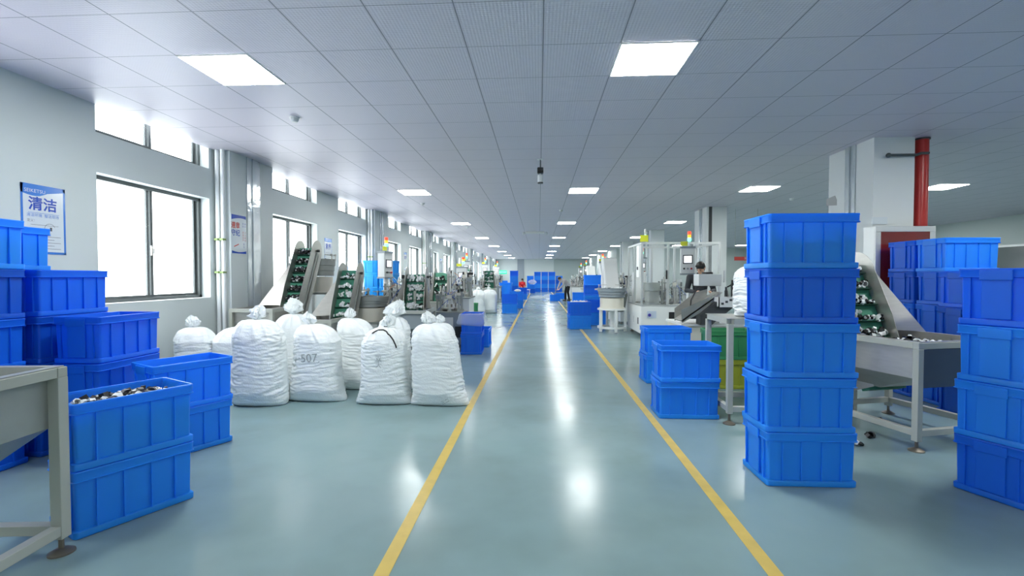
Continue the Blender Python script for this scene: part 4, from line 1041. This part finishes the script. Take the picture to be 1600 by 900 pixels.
for sx in (-1, 1):
    for sy in (-1, 1): MB().box(sx*.4 - .02, sy*.2 - .02, 0, sx*.4 + .02, sy*.2 + .02, .40).build('leg', M_WHITE, tb)

# ------------------------------------------------------------------ posters and signs
M_PAPER = mat('glossy poster paper', (.66, .72, .76), .12, coat=.5); M_PBLUE = mat('poster blue', (.05, .20, .62), .15, coat=.5); M_PBLUE2 = mat('poster deep blue', (.02, .07, .42), .15, coat=.5)
M_PRED = mat('poster red', (.55, .05, .04), .2); M_INK = mat('poster black ink', (.08, .09, .1), .3)
def basis(loc, side):
    ex, ey = (Vector((0, 1, 0)), Vector((0, 0, 1))) if side == 'left' else ((Vector((1, 0, 0)), Vector((0, 0, 1))) if side == 'front' else (Vector((0, -1, 0)), Vector((0, 0, 1))))
    ez = ex.cross(ey)
    return Matrix(((ex.x, ey.x, ez.x, loc[0]), (ex.y, ey.y, ez.y, loc[1]), (ex.z, ey.z, ez.z, loc[2]), (0, 0, 0, 1)))
def board(name, loc, side, w, h, label, cat, group=None, m=M_PAPER):
    r = empty(name, (0, 0, 0), 0, label, cat, group); r.matrix_world = basis(loc, side)
    MB().box(0, 0, 0, w, h, .003).build('sheet', m, r)
    return r
def flat(parts, name, m, parent, z=.0036):
    mb = MB()
    for p in parts:
        if p[0] == 'r': mb.add([(p[1], p[2], z), (p[3], p[2], z), (p[3], p[4], z), (p[1], p[4], z)], [(0, 1, 2, 3)])
        elif p[0] == 'p': mb.add([(a, b, z) for a, b in p[1]], [tuple(range(len(p[1])))])
        elif p[0] == 't': text_mb(mb, p[1], p[2], (p[3], p[4], z), p[5] if len(p) > 5 else 'CENTER', 1.0, p[6] if len(p) > 6 else 0)
    return mb.build(name, m, parent)
# tall cleanliness poster, left of the first window
w, h = .40, .64
r = board('wall_poster', (WX + .001, 3.98, 1.61), 'left', w, h, 'white and blue poster with two large blue characters, left of the first window', 'poster')
arc = [(0, h), (0, h - .085)] + [(w * k / 12, h - .085 - .022 * math.sin(PI * min(1, k / 7)) + (.05 * max(0, (k - 5) / 7) if k > 5 else 0)) for k in range(0, 13)] + [(w, h)]
flat([('p', arc), ('r', 0, 0, w, .022), ('r', 0, 0, .020, h), ('r', w - .020, 0, w, h)], 'blue_border', M_PBLUE, r)
flat([('t', 'SEIKETSU', .045, .03, h - .062, 'LEFT')], 'header_lettering', M_PAPER, r, .0045)
flat([('t', '\u6e05\u6d01', .13, w * .48, h - .185, 'CENTER', .003)], 'large_lettering', M_PBLUE2, r, .0042)
flat([('t', '\u6e05\u6d01\u73af\u5883  \u6574\u6d01\u73b0\u573a', .034, w * .48, h - .285), ('r', .06, h - .262, w - .06, h - .259)], 'subtitle', M_PBLUE, r, .0042)
flat([('t', '\u5b9a\u4e49\uff1a', .028, .05, h - .335, 'LEFT')] + [('r', .05, .05 + .028 * k, w - .05 - .06 * (k % 2), .0535 + .028 * k) for k in range(5)] + [('r', .08, h - .372, w - .07, h - .369),
      ('p', [(.25 + .05 * math.cos(a) * q, .24 + .05 * math.sin(a) * q) for q, a in [(1, R(k)) for k in range(20, 300, 20)] + [(.93, R(k)) for k in range(280, 0, -20)]]),
      ('r', .25, .22, .27, .255)], 'small_print', M_INK, r, .0042)
# rules poster on the first pilaster
w, h = .355, .585
r = board('wall_poster', (WX + .2115, 6.565, 1.73), 'left', w, h, 'small poster with blue ends, red and blue characters, on the first pilaster', 'poster')
flat([('p', [(.01, h - .01), (.01, h - .085)] + [(.01 + (w - .02) * k / 10, h - .085 + .035 * math.sin(PI * k / 14)) for k in range(11)] + [(w - .01, h - .13), (w - .01, h - .01)]),
      ('p', [(.01, .01), (w - .01, .01), (w - .01, .06)] + [(w - .01 - (w - .02) * k / 10, .05 - .02 * math.sin(PI * k / 10)) for k in range(11)])], 'blue_bands', M_PBLUE2, r)
flat([('t', '\u9075\u7ae0', .10, .10, h - .17, 'CENTER', .002), ] + [('t', c_, .034, .275, h - .26 - .04 * k) for k, c_ in enumerate('\u5b89\u5168\u751f\u4ea7')] + [('t', c_, .034, .325, h - .26 - .04 * k) for k, c_ in enumerate('\u4eba\u4eba\u6709\u8d23')], 'red_characters', M_PRED, r, .0042)
flat([('p', [(.06, .10), (.17, .14), (.17, .155), (.06, .115)])], 'red_stroke', M_PRED, r, .0042)
flat([('t', '\u5b88\u7eaa', .10, .10, h - .28, 'CENTER', .002)] + [('t', c_, .034, .275, h - .13 - .04 * k) for k, c_ in enumerate('\u6309\u7ae0')] + [('t', c_, .034, .325, h - .13 - .04 * k) for k, c_ in enumerate('\u64cd\u4f5c')] + [('t', c_, .034, .29, .15 - .04 * k) for k, c_ in enumerate('\u5b89\u5168')], 'blue_lettering', M_PBLUE2, r, .0042)
for i, (y_, zt, l) in enumerate(((9.98, 2.24, 'blue-headed poster between the second and third windows'), (16.0, 2.24, 'blue-headed poster on the wall past the sky blue crates'), (22.0, 2.24, 'distant blue-headed poster past the third pilaster'))):
    w, h = .36, .62
    r = board('wall_poster', (WX + .001, y_, zt - h), 'left', w, h, l, 'poster', 'blue-headed wall posters')
    flat([('r', 0, h - .08, w, h), ('r', 0, 0, .012, h), ('r', w - .012, 0, w, h), ('r', 0, 0, w, .014)], 'blue_border', M_PBLUE, r)
    flat([('t', '\u7d20\u517b', .14, w/2, h - .19, 'CENTER', .002)], 'large_lettering', M_PBLUE2, r, .0042)
    flat([('r', .05, .10 + .05 * k, w - .05, .105 + .05 * k) for k in range(5)], 'small_print', M_INK, r, .0042)
for i, (y_, l) in enumerate(((9.98, 'framed white notice below the poster between second and third windows'), (16.0, 'framed white notice under the poster past the sky blue crates'))):
    r = board('wall_notice', (WX + .001, y_ + .02, .98), 'left', .32, .55, l, 'notice', 'framed notices')
    flat([('r', 0, 0, .32, .01), ('r', 0, .54, .32, .55), ('r', 0, 0, .01, .55), ('r', .31, 0, .32, .55)], 'blue_edge', M_PBLUE, r)
    flat([('r', .05, .40 - .05 * k, .26, .407 - .05 * k) for k in range(5)], 'small_print', M_INK, r, .0042)
r = board('wall_poster', (2.75, FY - .001, 1.55), 'front', .75, 1.0, 'small white poster with blue head on the far end wall', 'poster')
flat([('r', 0, .85, .75, 1.0), ('r', 0, 0, .04, 1), ('r', .71, 0, .75, 1)], 'blue_border', M_PBLUE, r); flat([('r', .25, .2, .5, .45)], 'picture', M_INK, r, .0042)
r = board('exit_sign', (-4.45, FY - .03, 1.66), 'front', 1.1, .38, 'green lit exit sign low on the far wall at the window end', 'exit sign', m=mat('lit green sign', (.02, .4, .2), .4, emit=(.03, .75, .35), es=.6))
flat([('t', '\u5b89\u5168\u51fa\u53e3 EXIT', .16, .55, .19)], 'lettering', mat('sign white', (.8, .9, .85), .4, emit=(.9, 1, .95), es=.5), r, .0045)
# far wall: dark doorway strip and grey-green panel, door
struct(MB().box(-2.25, FY - .06, 0, -1.55, FY, CEIL).build('trim_%d' % (pil + 1), mat('mid grey column paint', (.30, .34, .38), .6)))
struct(MB().box(1.55, FY - .04, 0, 4.98, FY, CEIL).build('trim_%d' % (pil + 2), M_WALLR)); pil += 2
# right wall band of windows and red notice
d1 = empty('window_90', (RX - .02, 12.4, 0)); d1['kind'] = 'structure'
MB().box(-.03, -3.5, 2.28, 0, 6.0, 2.34).box(-.03, -3.5, 1.35, 0, 6.0, 1.40).build('window_frame', M_ALU, d1)
for k in range(8): MB().box(-.04, -3.5 + 1.35 * k, 1.35, 0, -3.44 + 1.35 * k, 2.3).build('mullion', M_ALUDARK, d1)
MB().box(-.015, -3.5, 1.4, -.005, 6.0, 2.28).build('pane', mat('dim partition glass', (.12, .14, .14), .1), d1)
r = board('hanging_sign', (5.25, 13.0, 1.83), 'front', .62, .10, 'red strip sign seen past the clear enclosure', 'sign', m=M_PRED)
flat([('t', '\u5b89\u5168\u751f\u4ea7', .07, .4, .05)], 'lettering', M_PAPER, r, .0045)
MB().tube([(.02, .1, 0), (.02, CEIL - 1.83, 0)], .006, 6).tube([(.6, .1, 0), (.6, CEIL - 1.83, 0)], .006, 6).build('hanger', M_STEEL, r)

# ------------------------------------------------------------------ fire cabinet, red pipe, column fittings
r = empty('hydrant_cabinet', (4.22, 6.19, 0), 0, 'silver framed fire hydrant cabinet with dark red glass door on the column', 'fire cabinet')
MB().box(0, 0, .75, .72, .20, 2.03).build('cabinet_box', M_ALU, r)
f = MB(); f.box(0, -.02, .75, .72, -.001, .81).box(0, -.02, 1.96, .72, -.001, 2.03).box(0, -.02, .81, .065, -.001, 1.96).box(.655, -.02, .81, .72, -.001, 1.96); f.build('door_frame', M_ALU, r, bevel=.004)
MB().box(.065, -.012, .81, .655, -.006, 1.96).build('glass_door', mat('dark red glass', (.16, .015, .015), .08, coat=1.0, var=.5, vscale=3), r)
MB().box(.60, -.03, 1.35, .625, -.012, 1.5).build('door_pull', M_STEEL, r)
p = empty('fire_pipe', (5.02, 6.52, 0), 0, 'red vertical fire pipe beside the right-hand column', 'pipe')
MB().tube([(0, 0, 0), (0, 0, CEIL)], .075, 28).build('pipe', M_RED, p, smooth=True)
MB().lathe([(.088, CEIL - .02), (.088, CEIL - .001)], n=28).build('collar', M_DARK, p, smooth=True)
b = MB(); b.tube([(-.53, -.16, 2.96), (-.18, -.16, 2.96), (-.10, -.12, 2.99), (0.02, -.085, 3.0)], .018, 8)
b.ball((-.53, -.16, 2.96), .03); b.build('pipe_bracket', mat('dark green grey iron', (.06, .08, .085), .5), p, smooth=True)
o = MB().prism([(0, .02), (.24, .05), (.25, .15), (.04, .17), (.0, .10)], 0, .003, lambda a, b_, h: (4.349 - h, 6.62 + 0.55 + a * 1.0, 2.42 + b_)).build('tape_patch', mat('grey tape', (.33, .34, .34), .4))
tag(o, 'grey patch of tape low on the side of the right column', 'tape')
o = MB().box(4.33, 6.40, 2.08, 4.52, 6.418, 2.17).build('wall_notice', M_PAPER); tag(o, 'small white and red notice above the fire cabinet', 'notice')

# ------------------------------------------------------------------ ceiling fittings
def detector(x, y, label):
    r = empty('smoke_detector', (x, y, CEIL), 0, label, 'smoke detector', 'ceiling smoke detectors')
    MB().lathe([(.055, -.012), (.055, 0)], n=24).build('base', M_WHITE, r, smooth=True)
    MB().lathe([(.02, -.055), (.035, -.05), (.045, -.03), (.045, -.012)], n=24).build('sensor_head', M_LGREY, r, smooth=True)
for x, y_, l in ((-2.78, 5.25, 'white smoke detector near the first lit panel by the windows'), (-2.87, 11.5, 'white smoke detector past the second panel by the windows'), (5.85, 11.3, 'white smoke detector between the right-hand panels'),
                 (7.35, 15.7, 'white smoke detector at the right beyond the columns'), (-2.62, 17.1, 'distant white smoke detector near the third window panel'), (4.2, 19.2, 'distant white smoke detector near the third column'), (.6, 12.9, 'white smoke detector over the aisle')):
    detector(x, y_, l)
r = empty('hanging_camera', (.02, 7.33, CEIL), 0, 'black and white camera pod hanging from the ceiling over the aisle', 'camera')
MB().lathe([(.05, -.008), (.05, 0)], n=20).build('ceiling_plate', M_WHITE, r); MB().tube([(0, 0, -.008), (0, 0, -.12)], .008, 8).build('drop_rod', M_ALUDARK, r)
MB().cbox((0, 0, -.175), (.095, .10, .09)).build('camera_box', M_BLACK, r, bevel=.012)
MB().tube([(0, -.05, -.175), (0, -.065, -.175)], .028, 16).build('lens', M_BLACK, r, smooth=True)
MB().tube([(0, 0, -.22), (0, 0, -.25)], .012, 8).lathe([(.03, -.37), (.042, -.36), (.042, -.25), (.03, -.24)], n=20).build('lower_pod', M_WHITE, r, smooth=True)
MB().lathe([(.043, -.372), (.043, -.355)], n=20).build('pod_ring', M_BLACK, r)
r = empty('ceiling_unit', (-.16, 19.0, CEIL), 0, 'long white ceiling unit with a round end at each side over the aisle', 'ceiling unit')
MB().box(-.38, -.08, -.09, .38, .08, 0).build('housing', M_WHITE, r, bevel=.02)
for s_ in (-1, 1): MB().ball((s_ * .45, 0, -.08), .06).build('lamp_head', M_LGREY, r, smooth=True)
